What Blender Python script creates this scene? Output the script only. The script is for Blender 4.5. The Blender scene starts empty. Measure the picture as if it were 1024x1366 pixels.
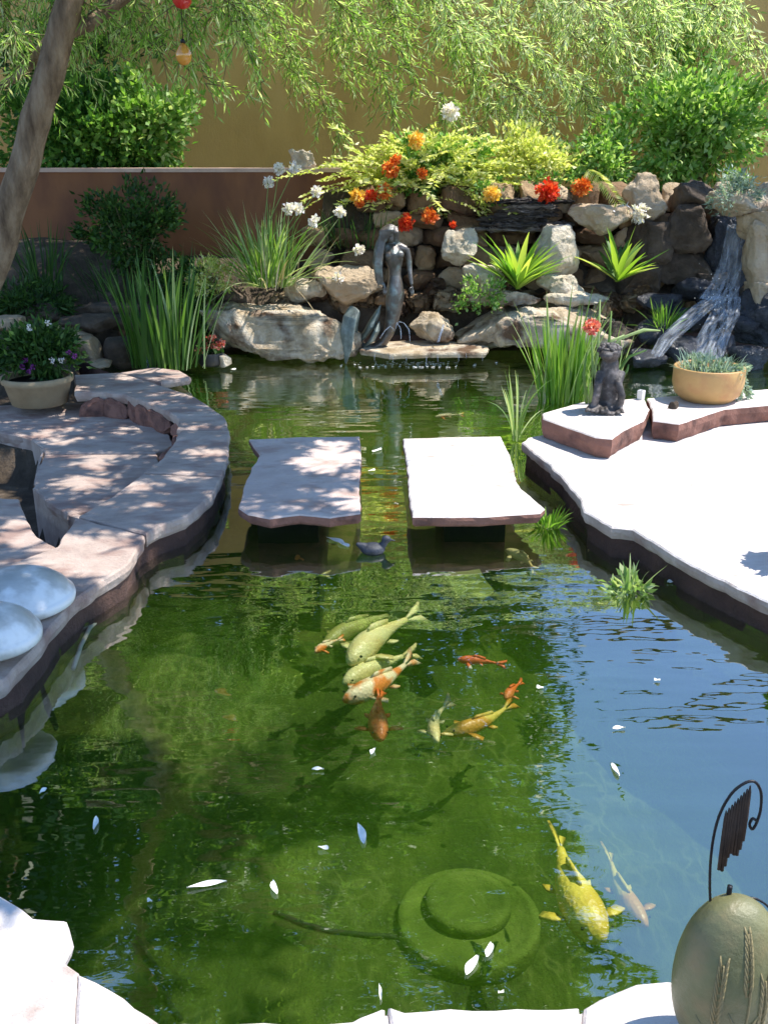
import bpy, bmesh, math, random
import numpy as np
from mathutils import Vector, Matrix, noise
R = math.radians
rng = np.random.default_rng(7)
random.seed(7)
SC = bpy.context.scene
COL = SC.collection

# ------------------------------------------------------------------ camera
PITCH, CAMZ, F = R(20), 1.75, 35 / 36 * 1366
cam = bpy.data.cameras.new('camera'); camo = bpy.data.objects.new('camera', cam); COL.objects.link(camo)
camo.location = (0, 0, CAMZ); camo.rotation_euler = (R(90) - PITCH, 0, 0)
cam.sensor_fit = 'VERTICAL'; cam.sensor_height = 36; cam.lens = 35; cam.clip_end = 1000; cam.clip_start = 0.05
SC.camera = camo
# ------------------------------------------------------------------ sky, sun, exposure
SUN_EL = R(63)
SUN_DIR = Vector((0.98, 0.10, 0)).normalized() * math.cos(SUN_EL) + Vector((0, 0, math.sin(SUN_EL)))
w = bpy.data.worlds.new('World'); SC.world = w; w.use_nodes = True
nt = w.node_tree; nt.nodes.clear()
sky = nt.nodes.new('ShaderNodeTexSky'); sky.sky_type = 'NISHITA'; sky.sun_disc = False
sky.sun_elevation = SUN_EL; sky.sun_rotation = math.atan2(SUN_DIR.x, SUN_DIR.y); sky.air_density = 1.0; sky.dust_density = 0.0; sky.ozone_density = 5.0
bg = nt.nodes.new('ShaderNodeBackground'); bg.inputs[1].default_value = 0.15
wo = nt.nodes.new('ShaderNodeOutputWorld')
nt.links.new(sky.outputs[0], bg.inputs[0]); nt.links.new(bg.outputs[0], wo.inputs[0])
sl = bpy.data.lights.new('sun', 'SUN'); so = bpy.data.objects.new('sun', sl); COL.objects.link(so)
sl.energy = 3.8; sl.angle = R(0.5); sl.color = (1, 0.95, 0.87)
so.rotation_euler = SUN_DIR.to_track_quat('Z', 'Y').to_euler(); so.location = SUN_DIR * 20
SC.view_settings.view_transform = 'Standard'; SC.view_settings.look = 'None'
SC.view_settings.exposure = 1.22; SC.view_settings.gamma = 1
SC.render.engine = 'CYCLES'
SC.cycles.use_denoising = True
SC.cycles.max_bounces = 8; SC.cycles.volume_bounces = 1; SC.cycles.transparent_max_bounces = 12
SC.cycles.sample_clamp_indirect = 6

# ------------------------------------------------------------------ pixel -> world
def ray(px, py):
    u, v = (px - 512) / F, (683 - py) / F
    return Vector((u, math.cos(PITCH) + v * math.sin(PITCH), -math.sin(PITCH) + v * math.cos(PITCH)))
def on(px, py, z):
    d = ray(px, py); t = (z - CAMZ) / d.z
    return Vector((d.x * t, d.y * t, z))
def at(px, py, Y):
    d = ray(px, py); t = Y / d.y
    return Vector((d.x * t, Y, CAMZ + d.z * t))
def ppm(px, py, Y):   # metres per photo pixel at depth Y
    return (at(px + 1, py, Y) - at(px, py, Y)).length

# ------------------------------------------------------------------ materials
def newmat(name):
    m = bpy.data.materials.new(name); m.use_nodes = True
    m.node_tree.nodes.clear()
    return m, m.node_tree.nodes, m.node_tree.links
def ramp(N, L, fac, cols):
    r = N.new('ShaderNodeValToRGB'); e = r.color_ramp.elements
    while len(e) < len(cols): e.new(0.5)
    for k, (p, c) in enumerate(cols):
        e[k].position = p; e[k].color = (*c, 1)
    L.new(fac, r.inputs[0]); return r.outputs[0]
def pmat(name, cols, scale=4, detail=8, rough=0.8, bump=0.3, bscale=30, metallic=0, spec=0.4, stretch=(1, 1, 1), dist=0.01, mottles=None, coat=0, coords='Object', isl=0):
    m, N, L = newmat(name)
    tc = N.new('ShaderNodeTexCoord'); mp = N.new('ShaderNodeMapping'); mp.inputs['Scale'].default_value = stretch
    L.new(tc.outputs[coords], mp.inputs[0])
    n1 = N.new('ShaderNodeTexNoise'); n1.inputs['Scale'].default_value = scale; n1.inputs['Detail'].default_value = detail; n1.inputs['Roughness'].default_value = 0.62
    L.new(mp.outputs[0], n1.inputs[0])
    fac = n1.outputs[0]
    if isl:
        g = N.new('ShaderNodeNewGeometry'); mx = N.new('ShaderNodeMix'); mx.inputs[0].default_value = isl
        L.new(fac, mx.inputs[2]); L.new(g.outputs['Random Per Island'], mx.inputs[3]); fac = mx.outputs[0]
    c = ramp(N, L, fac, cols)
    if mottles:
        n3 = N.new('ShaderNodeTexNoise'); n3.inputs['Scale'].default_value = mottles[0]; n3.inputs['Detail'].default_value = 4
        L.new(mp.outputs[0], n3.inputs[0])
        mr = N.new('ShaderNodeMapRange'); mr.inputs[1].default_value = mottles[1]; mr.inputs[2].default_value = mottles[2]
        L.new(n3.outputs[0], mr.inputs[0])
        mx = N.new('ShaderNodeMix'); mx.data_type = 'RGBA'; L.new(mr.outputs[0], mx.inputs[0]); L.new(c, mx.inputs[6]); mx.inputs[7].default_value = (*mottles[3], 1)
        c = mx.outputs[2]
    b = N.new('ShaderNodeBsdfPrincipled'); L.new(c, b.inputs['Base Color'])
    b.inputs['Roughness'].default_value = rough; b.inputs['Metallic'].default_value = metallic; b.inputs['Specular IOR Level'].default_value = spec
    b.inputs['Coat Weight'].default_value = coat; b.inputs['Coat Roughness'].default_value = 0.08
    if bump:
        n2 = N.new('ShaderNodeTexNoise'); n2.inputs['Scale'].default_value = bscale; n2.inputs['Detail'].default_value = 8; n2.inputs['Roughness'].default_value = 0.7
        L.new(mp.outputs[0], n2.inputs[0])
        bp = N.new('ShaderNodeBump'); bp.inputs['Strength'].default_value = bump; bp.inputs['Distance'].default_value = dist
        L.new(n2.outputs[0], bp.inputs['Height']); L.new(bp.outputs[0], b.inputs['Normal'])
    o = N.new('ShaderNodeOutputMaterial'); L.new(b.outputs[0], o.inputs[0])
    return m
def leafmat(name, cols, transl=0.45, rough=0.5, spec=0.35):
    m, N, L = newmat(name)
    g = N.new('ShaderNodeNewGeometry'); c = ramp(N, L, g.outputs['Random Per Island'], cols)
    b = N.new('ShaderNodeBsdfPrincipled'); L.new(c, b.inputs['Base Color']); b.inputs['Roughness'].default_value = rough; b.inputs['Specular IOR Level'].default_value = spec
    t = N.new('ShaderNodeBsdfTranslucent')
    mu = N.new('ShaderNodeMix'); mu.data_type = 'RGBA'; mu.blend_type = 'MULTIPLY'; mu.inputs[0].default_value = 1; L.new(c, mu.inputs[6]); mu.inputs[7].default_value = (1.5, 1.5, 0.8, 1)
    L.new(mu.outputs[2], t.inputs[0])
    mx = N.new('ShaderNodeMixShader'); mx.inputs[0].default_value = transl
    L.new(b.outputs[0], mx.inputs[1]); L.new(t.outputs[0], mx.inputs[2])
    o = N.new('ShaderNodeOutputMaterial'); L.new(mx.outputs[0], o.inputs[0])
    return m
M = {}
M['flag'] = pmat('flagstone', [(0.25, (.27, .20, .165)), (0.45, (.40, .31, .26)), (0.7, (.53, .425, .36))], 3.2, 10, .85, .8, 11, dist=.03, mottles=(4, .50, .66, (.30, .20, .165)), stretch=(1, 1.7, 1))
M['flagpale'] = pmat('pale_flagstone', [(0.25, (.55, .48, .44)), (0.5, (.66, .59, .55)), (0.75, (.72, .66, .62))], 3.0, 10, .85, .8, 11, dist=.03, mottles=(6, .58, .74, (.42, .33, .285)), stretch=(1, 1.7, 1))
M['flagred'] = pmat('red_sandstone', [(0.3, (.16, .075, .055)), (0.6, (.27, .13, .095)), (0.8, (.34, .19, .14))], 6, 8, .9, .8, 25, dist=.02, mottles=(9, .5, .7, (.10, .05, .04)))
M['bankwall'] = pmat('bank_wall', [(0.3, (.045, .022, .016)), (0.6, (.085, .042, .03)), (0.8, (.13, .075, .05))], 5, 8, .8, .9, 18, dist=.03)
M['liner'] = pmat('pond_liner', [(0.3, (.006, .007, .004)), (0.6, (.018, .022, .008)), (0.85, (.05, .06, .02))], 3, 8, .8, .5, 12, dist=.03)
M['bottom'] = pmat('pond_bottom_algae', [(0.30, (.014, .026, .003)), (0.45, (.05, .082, .009)), (0.58, (.092, .136, .016)), (0.72, (.16, .21, .034))], 1.6, 10, .95, 1.0, 14, dist=.05, mottles=(5, .55, .75, (.02, .045, .008)), coords='Object', stretch=(1.6, .8, 1))
def caustic_lines(m):
    # caustic light painted into the algae colour: a net of paler lines
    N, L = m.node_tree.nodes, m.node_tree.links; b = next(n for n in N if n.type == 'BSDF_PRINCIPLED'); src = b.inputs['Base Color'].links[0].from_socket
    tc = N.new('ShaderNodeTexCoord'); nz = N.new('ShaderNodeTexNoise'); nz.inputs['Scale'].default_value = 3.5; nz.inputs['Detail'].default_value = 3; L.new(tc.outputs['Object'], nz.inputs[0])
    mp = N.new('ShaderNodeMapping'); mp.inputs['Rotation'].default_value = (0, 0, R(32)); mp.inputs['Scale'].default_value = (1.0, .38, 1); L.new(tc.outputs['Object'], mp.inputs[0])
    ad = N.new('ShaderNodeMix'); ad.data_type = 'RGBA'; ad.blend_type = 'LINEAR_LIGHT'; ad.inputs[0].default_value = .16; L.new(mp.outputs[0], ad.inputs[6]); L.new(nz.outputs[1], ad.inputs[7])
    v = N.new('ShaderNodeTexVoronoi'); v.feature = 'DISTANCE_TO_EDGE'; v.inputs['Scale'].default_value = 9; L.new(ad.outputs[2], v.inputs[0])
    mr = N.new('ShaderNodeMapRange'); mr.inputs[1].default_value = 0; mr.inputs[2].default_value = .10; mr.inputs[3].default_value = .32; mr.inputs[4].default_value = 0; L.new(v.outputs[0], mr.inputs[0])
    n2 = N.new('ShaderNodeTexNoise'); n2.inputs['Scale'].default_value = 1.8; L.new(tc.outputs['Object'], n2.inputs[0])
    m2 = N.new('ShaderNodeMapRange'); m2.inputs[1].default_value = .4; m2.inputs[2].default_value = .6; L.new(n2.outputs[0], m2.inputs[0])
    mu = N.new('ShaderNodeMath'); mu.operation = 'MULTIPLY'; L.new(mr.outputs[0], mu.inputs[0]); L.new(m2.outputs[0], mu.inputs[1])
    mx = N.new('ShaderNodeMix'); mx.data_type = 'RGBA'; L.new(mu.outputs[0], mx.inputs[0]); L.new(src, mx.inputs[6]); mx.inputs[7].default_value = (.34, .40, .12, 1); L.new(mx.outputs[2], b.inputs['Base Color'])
caustic_lines(M['bottom'])
M['backbottom'] = pmat('shallow_bottom_algae', [(0.3, (.04, .045, .008)), (0.5, (.10, .11, .02)), (0.75, (.20, .17, .04))], 2.4, 10, .95, 1.0, 14, dist=.05)
M['soil'] = pmat('soil', [(0.3, (.035, .024, .015)), (0.55, (.09, .065, .042)), (0.75, (.2, .15, .105))], 5, 10, .95, 1, 30, dist=.03)
M['rock'] = pmat('sandstone_rock', [(0.22, (.22, .14, .075)), (0.4, (.46, .345, .21)), (0.55, (.66, .55, .40)), (0.7, (.76, .69, .58))], 4.5, 12, .9, 1.0, 15, dist=.07, mottles=(4, .52, .66, (.15, .085, .045)))
M['rockpale'] = pmat('pale_limestone', [(0.25, (.36, .26, .16)), (0.42, (.62, .52, .37)), (0.62, (.76, .68, .54))], 5, 10, .9, 1.0, 10, dist=.09, mottles=(5, .58, .7, (.30, .22, .15)))
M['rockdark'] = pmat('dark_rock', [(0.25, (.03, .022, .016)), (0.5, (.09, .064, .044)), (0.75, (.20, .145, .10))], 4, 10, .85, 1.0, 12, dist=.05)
M['rockwet'] = pmat('wet_rock', [(0.3, (.010, .010, .013)), (0.55, (.03, .032, .042)), (0.78, (.10, .10, .12))], 6, 10, .25, 1.0, 14, dist=.05, spec=.7)
M['rockwall'] = pmat('stacked_stone', [(0.2, (.11, .06, .032)), (0.42, (.27, .165, .085)), (0.6, (.41, .28, .155)), (0.8, (.58, .46, .32))], 6, 10, .9, 1.0, 10, dist=.08, isl=.55)
M['slate'] = pmat('slate', [(0.3, (.04, .032, .028)), (0.55, (.11, .088, .074)), (0.75, (.22, .18, .15))], 5, 8, .7, .8, 20, isl=.4, stretch=(1, 1, 3))
M['redwall'] = pmat('red_stucco', [(0.3, (.20, .080, .034)), (0.6, (.25, .105, .046)), (0.8, (.29, .13, .062))], 1.2, 10, .9, .5, 60, dist=.008, mottles=(1.6, .48, .72, (.125, .05, .032)), stretch=(1.6, 1.6, .7))
M['redcap'] = pmat('wall_cap', [(0.3, (.45, .30, .23)), (0.7, (.6, .43, .34))], 5, 8, .9, .4, 40)
M['tanwall'] = pmat('tan_stucco', [(0.3, (.64, .375, .115)), (0.6, (.71, .43, .14)), (0.8, (.76, .48, .175))], .9, 10, .92, .8, 38, dist=.014, mottles=(1.1, .48, .72, (.56, .32, .10)), stretch=(1.5, 1.5, .6))
M['bark'] = pmat('bark', [(0.3, (.10, .062, .035)), (0.5, (.27, .185, .11)), (0.72, (.44, .33, .215))], 14, 8, .9, 1.0, 26, stretch=(1, 1, .28), dist=.06)
M['twig'] = pmat('twig', [(0.3, (.10, .08, .03)), (0.7, (.22, .19, .08))], 8, 4, .8, 0)
M['bronze'] = pmat('weathered_bronze', [(0.3, (.05, .04, .034)), (0.55, (.12, .102, .088)), (0.8, (.25, .235, .215))], 9, 8, .34, .5, 40, metallic=.35, spec=.9, mottles=(14, .52, .7, (.20, .24, .23)))
M['verdigris'] = pmat('verdigris_bronze', [(0.3, (.07, .08, .07)), (0.55, (.17, .20, .18)), (0.8, (.34, .38, .36))], 12, 8, .45, .7, 40, metallic=.25, spec=.6)
M['darkstone'] = pmat('dark_cast_stone', [(0.3, (.014, .011, .011)), (0.5, (.05, .043, .041)), (0.72, (.22, .19, .18))], 14, 8, .5, .8, 40, spec=.5)
M['terra'] = pmat('ochre_glazed_terracotta', [(0.3, (.40, .23, .085)), (0.6, (.50, .30, .11)), (0.8, (.56, .37, .15))], 5, 8, .5, .3, 40, mottles=(7, .5, .75, (.42, .19, .08)))
M['tanpot'] = pmat('tan_concrete', [(0.3, (.26, .19, .11)), (0.6, (.36, .27, .16)), (0.8, (.42, .33, .21))], 7, 8, .85, .5, 40)
M['blackpot'] = pmat('black_plastic', [(0.3, (.012, .012, .012)), (0.7, (.03, .03, .03))], 7, 4, .5, .1, 40)
M['glass'] = pmat('glazed_grey_ceramic', [(0.3, (.30, .30, .275)), (0.5, (.44, .43, .395)), (0.75, (.60, .58, .53))], 5, 8, .38, .25, 30, coat=.25, spec=.35, mottles=(7, .5, .62, (.74, .73, .70)))
M['egg'] = pmat('frosted_olive_ceramic', [(0.3, (.10, .10, .042)), (0.55, (.15, .145, .062)), (0.8, (.21, .19, .09))], 9, 8, .38, .35, 60, spec=.5, mottles=(12, .5, .75, (.21, .155, .07)))
M['eggrelief'] = pmat('ochre_relief', [(0.3, (.17, .14, .06)), (0.7, (.24, .19, .09))], 12, 6, .5, .5, 80)
M['wire'] = pmat('black_iron', [(0.3, (.012, .012, .015)), (0.7, (.04, .038, .04))], 12, 4, .45, .2, 60, metallic=.6)
M['rods'] = pmat('rusty_iron', [(0.3, (.02, .014, .012)), (0.7, (.085, .055, .04))], 12, 4, .6, .4, 60, metallic=.4)
M['white'] = pmat('white_ceramic', [(0.3, (.70, .69, .66)), (0.7, (.82, .81, .78))], 8, 4, .5, .1, 30)
M['redglass'] = pmat('red_glass', [(0.3, (.42, .012, .01)), (0.7, (.60, .03, .02))], 6, 3, .12, 0, coat=1)
M['amber'] = pmat('amber_glass', [(0.3, (.55, .20, .02)), (0.7, (.68, .33, .05))], 6, 3, .15, 0, coat=1)
M['cable'] = pmat('dark_cable', [(0.3, (.010, .013, .008)), (0.7, (.02, .03, .012))], 6, 3, .8, 0)
M['cord_or_reflection'] = pmat('reflection_streak', [(0.3, (.55, .55, .45)), (0.7, (.7, .7, .6))], 6, 3, .8, 0)
M['drain'] = pmat('algae_covered_plastic', [(0.3, (.06, .10, .012)), (0.5, (.115, .17, .022)), (0.72, (.20, .26, .05))], 5, 10, .9, .9, 26, dist=.02)
M['duck'] = pmat('dark_duck', [(0.3, (.012, .014, .02)), (0.6, (.04, .045, .06)), (0.8, (.10, .11, .14))], 18, 6, .5, .5, 60)
M['petal'] = pmat('white_petal', [(0.3, (.72, .72, .62)), (0.7, (.86, .86, .80))], 30, 3, .6, 0)
# leaves
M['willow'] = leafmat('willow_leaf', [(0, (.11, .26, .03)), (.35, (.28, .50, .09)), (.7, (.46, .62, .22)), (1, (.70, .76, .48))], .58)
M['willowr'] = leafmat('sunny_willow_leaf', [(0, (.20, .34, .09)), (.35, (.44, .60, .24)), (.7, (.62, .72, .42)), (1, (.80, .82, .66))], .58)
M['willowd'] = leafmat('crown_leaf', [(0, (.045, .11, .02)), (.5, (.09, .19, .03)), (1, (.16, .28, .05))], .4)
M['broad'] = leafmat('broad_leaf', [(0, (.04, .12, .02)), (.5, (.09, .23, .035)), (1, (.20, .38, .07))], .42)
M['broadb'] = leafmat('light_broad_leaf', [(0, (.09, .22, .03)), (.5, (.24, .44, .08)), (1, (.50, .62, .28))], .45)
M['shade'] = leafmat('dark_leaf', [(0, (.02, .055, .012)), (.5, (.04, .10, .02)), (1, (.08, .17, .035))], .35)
M['evergreen'] = leafmat('dark_evergreen_leaf', [(0, (.012, .032, .008)), (.5, (.025, .06, .014)), (1, (.05, .10, .022))], .2)
M['yellowleaf'] = leafmat('pale_yellow_leaf', [(0, (.38, .48, .08)), (.5, (.60, .64, .20)), (1, (.80, .78, .44))], .4)
M['lime'] = leafmat('lime_leaf', [(0, (.18, .34, .03)), (.5, (.32, .48, .06)), (1, (.52, .60, .13))], .45)
M['greyleaf'] = leafmat('grey_green_leaf', [(0, (.14, .22, .17)), (.5, (.24, .34, .27)), (1, (.40, .48, .42))], .3)
M['blade'] = leafmat('reed_blade', [(0, (.03, .09, .015)), (.5, (.07, .17, .025)), (1, (.15, .28, .05))], .4)
M['bladeb'] = leafmat('bright_reed_blade', [(0, (.08, .20, .02)), (.5, (.15, .32, .035)), (1, (.28, .42, .09))], .45)
M['bladep'] = leafmat('pale_blade', [(0, (.10, .20, .05)), (.5, (.22, .34, .10)), (1, (.44, .52, .28))], .4)
M['dry'] = leafmat('dry_blade', [(0, (.26, .20, .11)), (.5, (.40, .33, .2)), (1, (.55, .48, .34))], .3)
M['white_fl'] = leafmat('white_flower', [(0, (.70, .64, .72)), (.5, (.82, .78, .82)), (1, (.88, .86, .86))], .3)
M['orange_fl'] = leafmat('orange_flower', [(0, (.60, .09, .015)), (.5, (.75, .20, .035)), (1, (.80, .38, .10))], .35)
M['red_fl'] = leafmat('red_flower', [(0, (.55, .02, .01)), (.5, (.72, .06, .02)), (1, (.80, .20, .06))], .35)
M['yel_fl'] = leafmat('yellow_flower', [(0, (.75, .40, .04)), (.5, (.80, .55, .10)), (1, (.85, .70, .30))], .35)
M['purple_fl'] = leafmat('purple_flower', [(0, (.13, .02, .16)), (.5, (.24, .04, .26)), (1, (.36, .10, .36))], .35)
M['pink_fl'] = leafmat('salmon_flower', [(0, (.60, .10, .08)), (.5, (.72, .20, .16)), (1, (.80, .40, .34))], .35)

def koimat(name, a, b, lo, hi, scale=6):
    m, N, L = newmat(name)
    tc = N.new('ShaderNodeTexCoord'); n = N.new('ShaderNodeTexNoise'); n.inputs['Scale'].default_value = scale; n.inputs['Detail'].default_value = 2
    L.new(tc.outputs['Object'], n.inputs[0])
    mr = N.new('ShaderNodeMapRange'); mr.inputs[1].default_value = lo; mr.inputs[2].default_value = hi; L.new(n.outputs[0], mr.inputs[0])
    mx = N.new('ShaderNodeMix'); mx.data_type = 'RGBA'; L.new(mr.outputs[0], mx.inputs[0]); mx.inputs[6].default_value = (*a, 1); mx.inputs[7].default_value = (*b, 1)
    v = N.new('ShaderNodeTexVoronoi'); v.inputs['Scale'].default_value = 75; L.new(tc.outputs['Object'], v.inputs[0])
    bp = N.new('ShaderNodeBump'); bp.inputs['Strength'].default_value = .35; bp.inputs['Distance'].default_value = .006; L.new(v.outputs[0], bp.inputs['Height'])
    p = N.new('ShaderNodeBsdfPrincipled'); L.new(mx.outputs[2], p.inputs['Base Color']); p.inputs['Roughness'].default_value = .4; L.new(bp.outputs[0], p.inputs['Normal'])
    o = N.new('ShaderNodeOutputMaterial'); L.new(p.outputs[0], o.inputs[0]); return m
M['k_cream'] = koimat('koi_cream', (.80, .74, .36), (.70, .55, .20), .42, .66)
M['k_olive'] = koimat('koi_olive', (.40, .38, .12), (.22, .22, .07), .45, .6)
M['k_orangewhite'] = koimat('koi_orange_white', (.88, .74, .46), (.82, .26, .05), .44, .56, 11)
M['k_orange'] = koimat('koi_red_orange', (.80, .16, .03), (.74, .22, .06), .45, .6)
M['k_redwhite'] = koimat('koi_red_white', (.78, .15, .04), (.85, .8, .7), .58, .62, 9)
M['k_yellow'] = koimat('koi_yellow', (.80, .68, .10), (.66, .50, .06), .45, .6)
M['k_gold'] = koimat('koi_gold', (.70, .55, .10), (.60, .30, .04), .45, .55)
M['eye'] = pmat('fish_eye', [(0.3, (.01, .01, .01)), (.7, (.02, .02, .02))], 5, 2, .1, 0)

# water: clear green-tinted sheet, fresnel reflection, rippled
def watermat(name, tint, ior, rip):
    m, N, L = newmat(name)
    g = N.new('ShaderNodeNewGeometry')
    def nz(scale, st, det, rot=0.0):
        mp = N.new('ShaderNodeMapping'); mp.inputs['Scale'].default_value = st; mp.inputs['Rotation'].default_value = (0, 0, rot); L.new(g.outputs['Position'], mp.inputs[0])
        n = N.new('ShaderNodeTexNoise'); n.inputs['Scale'].default_value = scale; n.inputs['Detail'].default_value = det; n.inputs['Roughness'].default_value = .5
        L.new(mp.outputs[0], n.inputs[0]); return n.outputs[0]
    a = nz(2.5, (.55, 1.5, 1), 2, R(-16)); b = nz(8, (.6, 1.5, 1), 2, R(-25))
    ad = N.new('ShaderNodeMath'); ad.operation = 'MULTIPLY_ADD'; L.new(b, ad.inputs[0]); ad.inputs[1].default_value = .16; L.new(a, ad.inputs[2])
    # calmer and livelier areas of the surface
    c = nz(.7, (1, 1, 1), 2)
    mr = N.new('ShaderNodeMapRange'); mr.inputs[1].default_value = .38; mr.inputs[2].default_value = .65; mr.inputs[3].default_value = .20; mr.inputs[4].default_value = 1.2; L.new(c, mr.inputs[0])
    bp = N.new('ShaderNodeBump'); bp.inputs['Distance'].default_value = rip; L.new(ad.outputs[0], bp.inputs['Height']); L.new(mr.outputs[0], bp.inputs['Strength'])
    lw = N.new('ShaderNodeLayerWeight'); lw.inputs[0].default_value = .5; L.new(bp.outputs[0], lw.inputs['Normal'])
    pw = N.new('ShaderNodeMath'); pw.operation = 'POWER'; L.new(lw.outputs['Facing'], pw.inputs[0]); pw.inputs[1].default_value = 3
    fr = N.new('ShaderNodeMath'); fr.operation = 'MULTIPLY_ADD'; L.new(pw.outputs[0], fr.inputs[0]); fr.inputs[1].default_value = 1 - ior; fr.inputs[2].default_value = ior; fr.use_clamp = True
    tr = N.new('ShaderNodeBsdfTransparent'); tr.inputs[0].default_value = (*tint, 1)
    gl = N.new('ShaderNodeBsdfGlossy'); gl.inputs['Roughness'].default_value = .012; L.new(bp.outputs[0], gl.inputs['Normal'])
    mx = N.new('ShaderNodeMixShader'); L.new(fr.outputs[0], mx.inputs[0]); L.new(tr.outputs[0], mx.inputs[1]); L.new(gl.outputs[0], mx.inputs[2])
    o = N.new('ShaderNodeOutputMaterial'); L.new(mx.outputs[0], o.inputs[0])
    vs_ = N.new('ShaderNodeVolumeScatter'); vs_.inputs['Color'].default_value = (.11, .25, .012, 1); vs_.inputs['Density'].default_value = .60
    va = N.new('ShaderNodeVolumeAbsorption'); va.inputs['Color'].default_value = (.40, .80, .10, 1); va.inputs['Density'].default_value = .45
    vol = N.new('ShaderNodeAddShader'); L.new(vs_.outputs[0], vol.inputs[0]); L.new(va.outputs[0], vol.inputs[1])
    L.new(vol.outputs[0], o.inputs['Volume']); return m
M['water'] = watermat('pond_water', (.98, .99, .95), .30, .014)
def fallmat():
    m, N, L = newmat('falling_water')
    b = N.new('ShaderNodeBsdfPrincipled'); b.inputs['Base Color'].default_value = (.34, .40, .50, 1); b.inputs['Roughness'].default_value = .15; b.inputs['Specular IOR Level'].default_value = .8
    tr = N.new('ShaderNodeBsdfTransparent'); mx = N.new('ShaderNodeMixShader'); mx.inputs[0].default_value = .4
    L.new(tr.outputs[0], mx.inputs[1]); L.new(b.outputs[0], mx.inputs[2])
    o = N.new('ShaderNodeOutputMaterial'); L.new(mx.outputs[0], o.inputs[0]); return m
M['fall'] = fallmat()

# ------------------------------------------------------------------ mesh helpers
def link(name, me, mat, parent=None, smooth=False):
    o = bpy.data.objects.new(name, me); COL.objects.link(o)
    if mat is not None and not me.materials: me.materials.append(mat)
    if parent is not None: o.parent = parent
    if smooth: me.shade_smooth()
    return o
def tag(o, label=None, cat=None, group=None, kind=None):
    if label: o['label'] = label
    if cat: o['category'] = cat
    if group: o['group'] = group
    if kind: o['kind'] = kind
    return o
def root(name, loc, label, cat, group=None):
    o = bpy.data.objects.new(name, None); COL.objects.link(o); o.location = loc; o.empty_display_size = .1
    bpy.context.view_layer.update()
    return tag(o, label, cat, group)
class MB:
    def __init__(s): s.v = []; s.f = []
    def add(s, vs, fs):
        b = len(s.v); s.v += [Vector(p) for p in vs]; s.f += [[i + b for i in f] for f in fs]
    def tube(s, pts, rad, n=8, sq=(1, 1), cap=True):
        pts = [Vector(p) for p in pts]; k = len(pts)
        if not hasattr(rad, '__len__'): rad = [rad] * k
        ref = None; vs = []
        for i, p in enumerate(pts):
            t = (pts[min(i + 1, k - 1)] - pts[max(i - 1, 0)]).normalized()
            if ref is None:
                ref = Vector((0, 1, 0)) if abs(t.y) < .8 else Vector((1, 0, 0))
            x = (ref - t * ref.dot(t)).normalized(); y = t.cross(x); ref = x
            for j in range(n):
                a = 2 * math.pi * j / n
                vs.append(p + x * math.cos(a) * rad[i] * sq[0] + y * math.sin(a) * rad[i] * sq[1])
        fs = [[i * n + j, i * n + (j + 1) % n, (i + 1) * n + (j + 1) % n, (i + 1) * n + j] for i in range(k - 1) for j in range(n)]
        if cap: fs += [list(range(n))[::-1], [(k - 1) * n + j for j in range(n)]]
        s.add(vs, fs)
    def lathe(s, prof, c=(0, 0, 0), n=32, sx=1, sy=1):
        c = Vector(c); vs = []
        for r, z in prof:
            for j in range(n):
                a = 2 * math.pi * j / n; vs.append(c + Vector((r * sx * math.cos(a), r * sy * math.sin(a), z)))
        k = len(prof)
        fs = [[i * n + j, i * n + (j + 1) % n, (i + 1) * n + (j + 1) % n, (i + 1) * n + j] for i in range(k - 1) for j in range(n)]
        fs += [list(range(n))[::-1], [(k - 1) * n + j for j in range(n)]]
        s.add(vs, fs)
    def ell(s, c, r, rot=None, n=12, m=8):
        c = Vector(c); vs = []; rot = rot or Matrix.Identity(3)
        for i in range(1, m):
            th = math.pi * i / m
            for j in range(n):
                a = 2 * math.pi * j / n
                vs.append(c + rot @ Vector((r[0] * math.sin(th) * math.cos(a), r[1] * math.sin(th) * math.sin(a), r[2] * math.cos(th))))
        vs += [c + rot @ Vector((0, 0, r[2])), c - rot @ Vector((0, 0, r[2]))]
        T, B = len(vs) - 2, len(vs) - 1
        fs = [[i * n + j, (i + 1) * n + j, (i + 1) * n + (j + 1) % n, i * n + (j + 1) % n] for i in range(m - 2) for j in range(n)]
        fs += [[T, j, (j + 1) % n] for j in range(n)] + [[B, (m - 2) * n + (j + 1) % n, (m - 2) * n + j] for j in range(n)]
        s.add(vs, fs)
    def box(s, a, b):
        x0, y0, z0 = a; x1, y1, z1 = b
        s.add([(x0, y0, z0), (x1, y0, z0), (x1, y1, z0), (x0, y1, z0), (x0, y0, z1), (x1, y0, z1), (x1, y1, z1), (x0, y1, z1)],
              [[3, 2, 1, 0], [4, 5, 6, 7], [0, 1, 5, 4], [1, 2, 6, 5], [2, 3, 7, 6], [3, 0, 4, 7]])
    def blade(s, base, az, lean, length, width, droop, segs=6, twist=0.0):
        base = Vector(base); d = Vector((math.cos(az), math.sin(az), 0)); side = Vector((-math.sin(az + twist), math.cos(az + twist), 0))
        p = base.copy(); ang = lean; vs = []; fs = []; st = length / segs
        for i in range(segs + 1):
            t = i / segs
            wd = width * (0.55 + 0.9 * t if t < .4 else .91 * (1 - ((t - .4) / .6) ** 1.8)) * .5
            wd = max(wd, width * .02)
            nrm = (d * -math.cos(ang) + Vector((0, 0, math.sin(ang))))
            vs += [p + side * wd + nrm * wd * .25, p - nrm * wd * .1, p - side * wd + nrm * wd * .25]
            p = p + (d * math.sin(ang) + Vector((0, 0, math.cos(ang)))) * st; ang += droop / segs * (0.4 + 1.2 * t)
        for i in range(segs):
            a = i * 3
            fs += [[a, a + 1, a + 4, a + 3], [a + 1, a + 2, a + 5, a + 4]]
        s.add(vs, fs)
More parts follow.
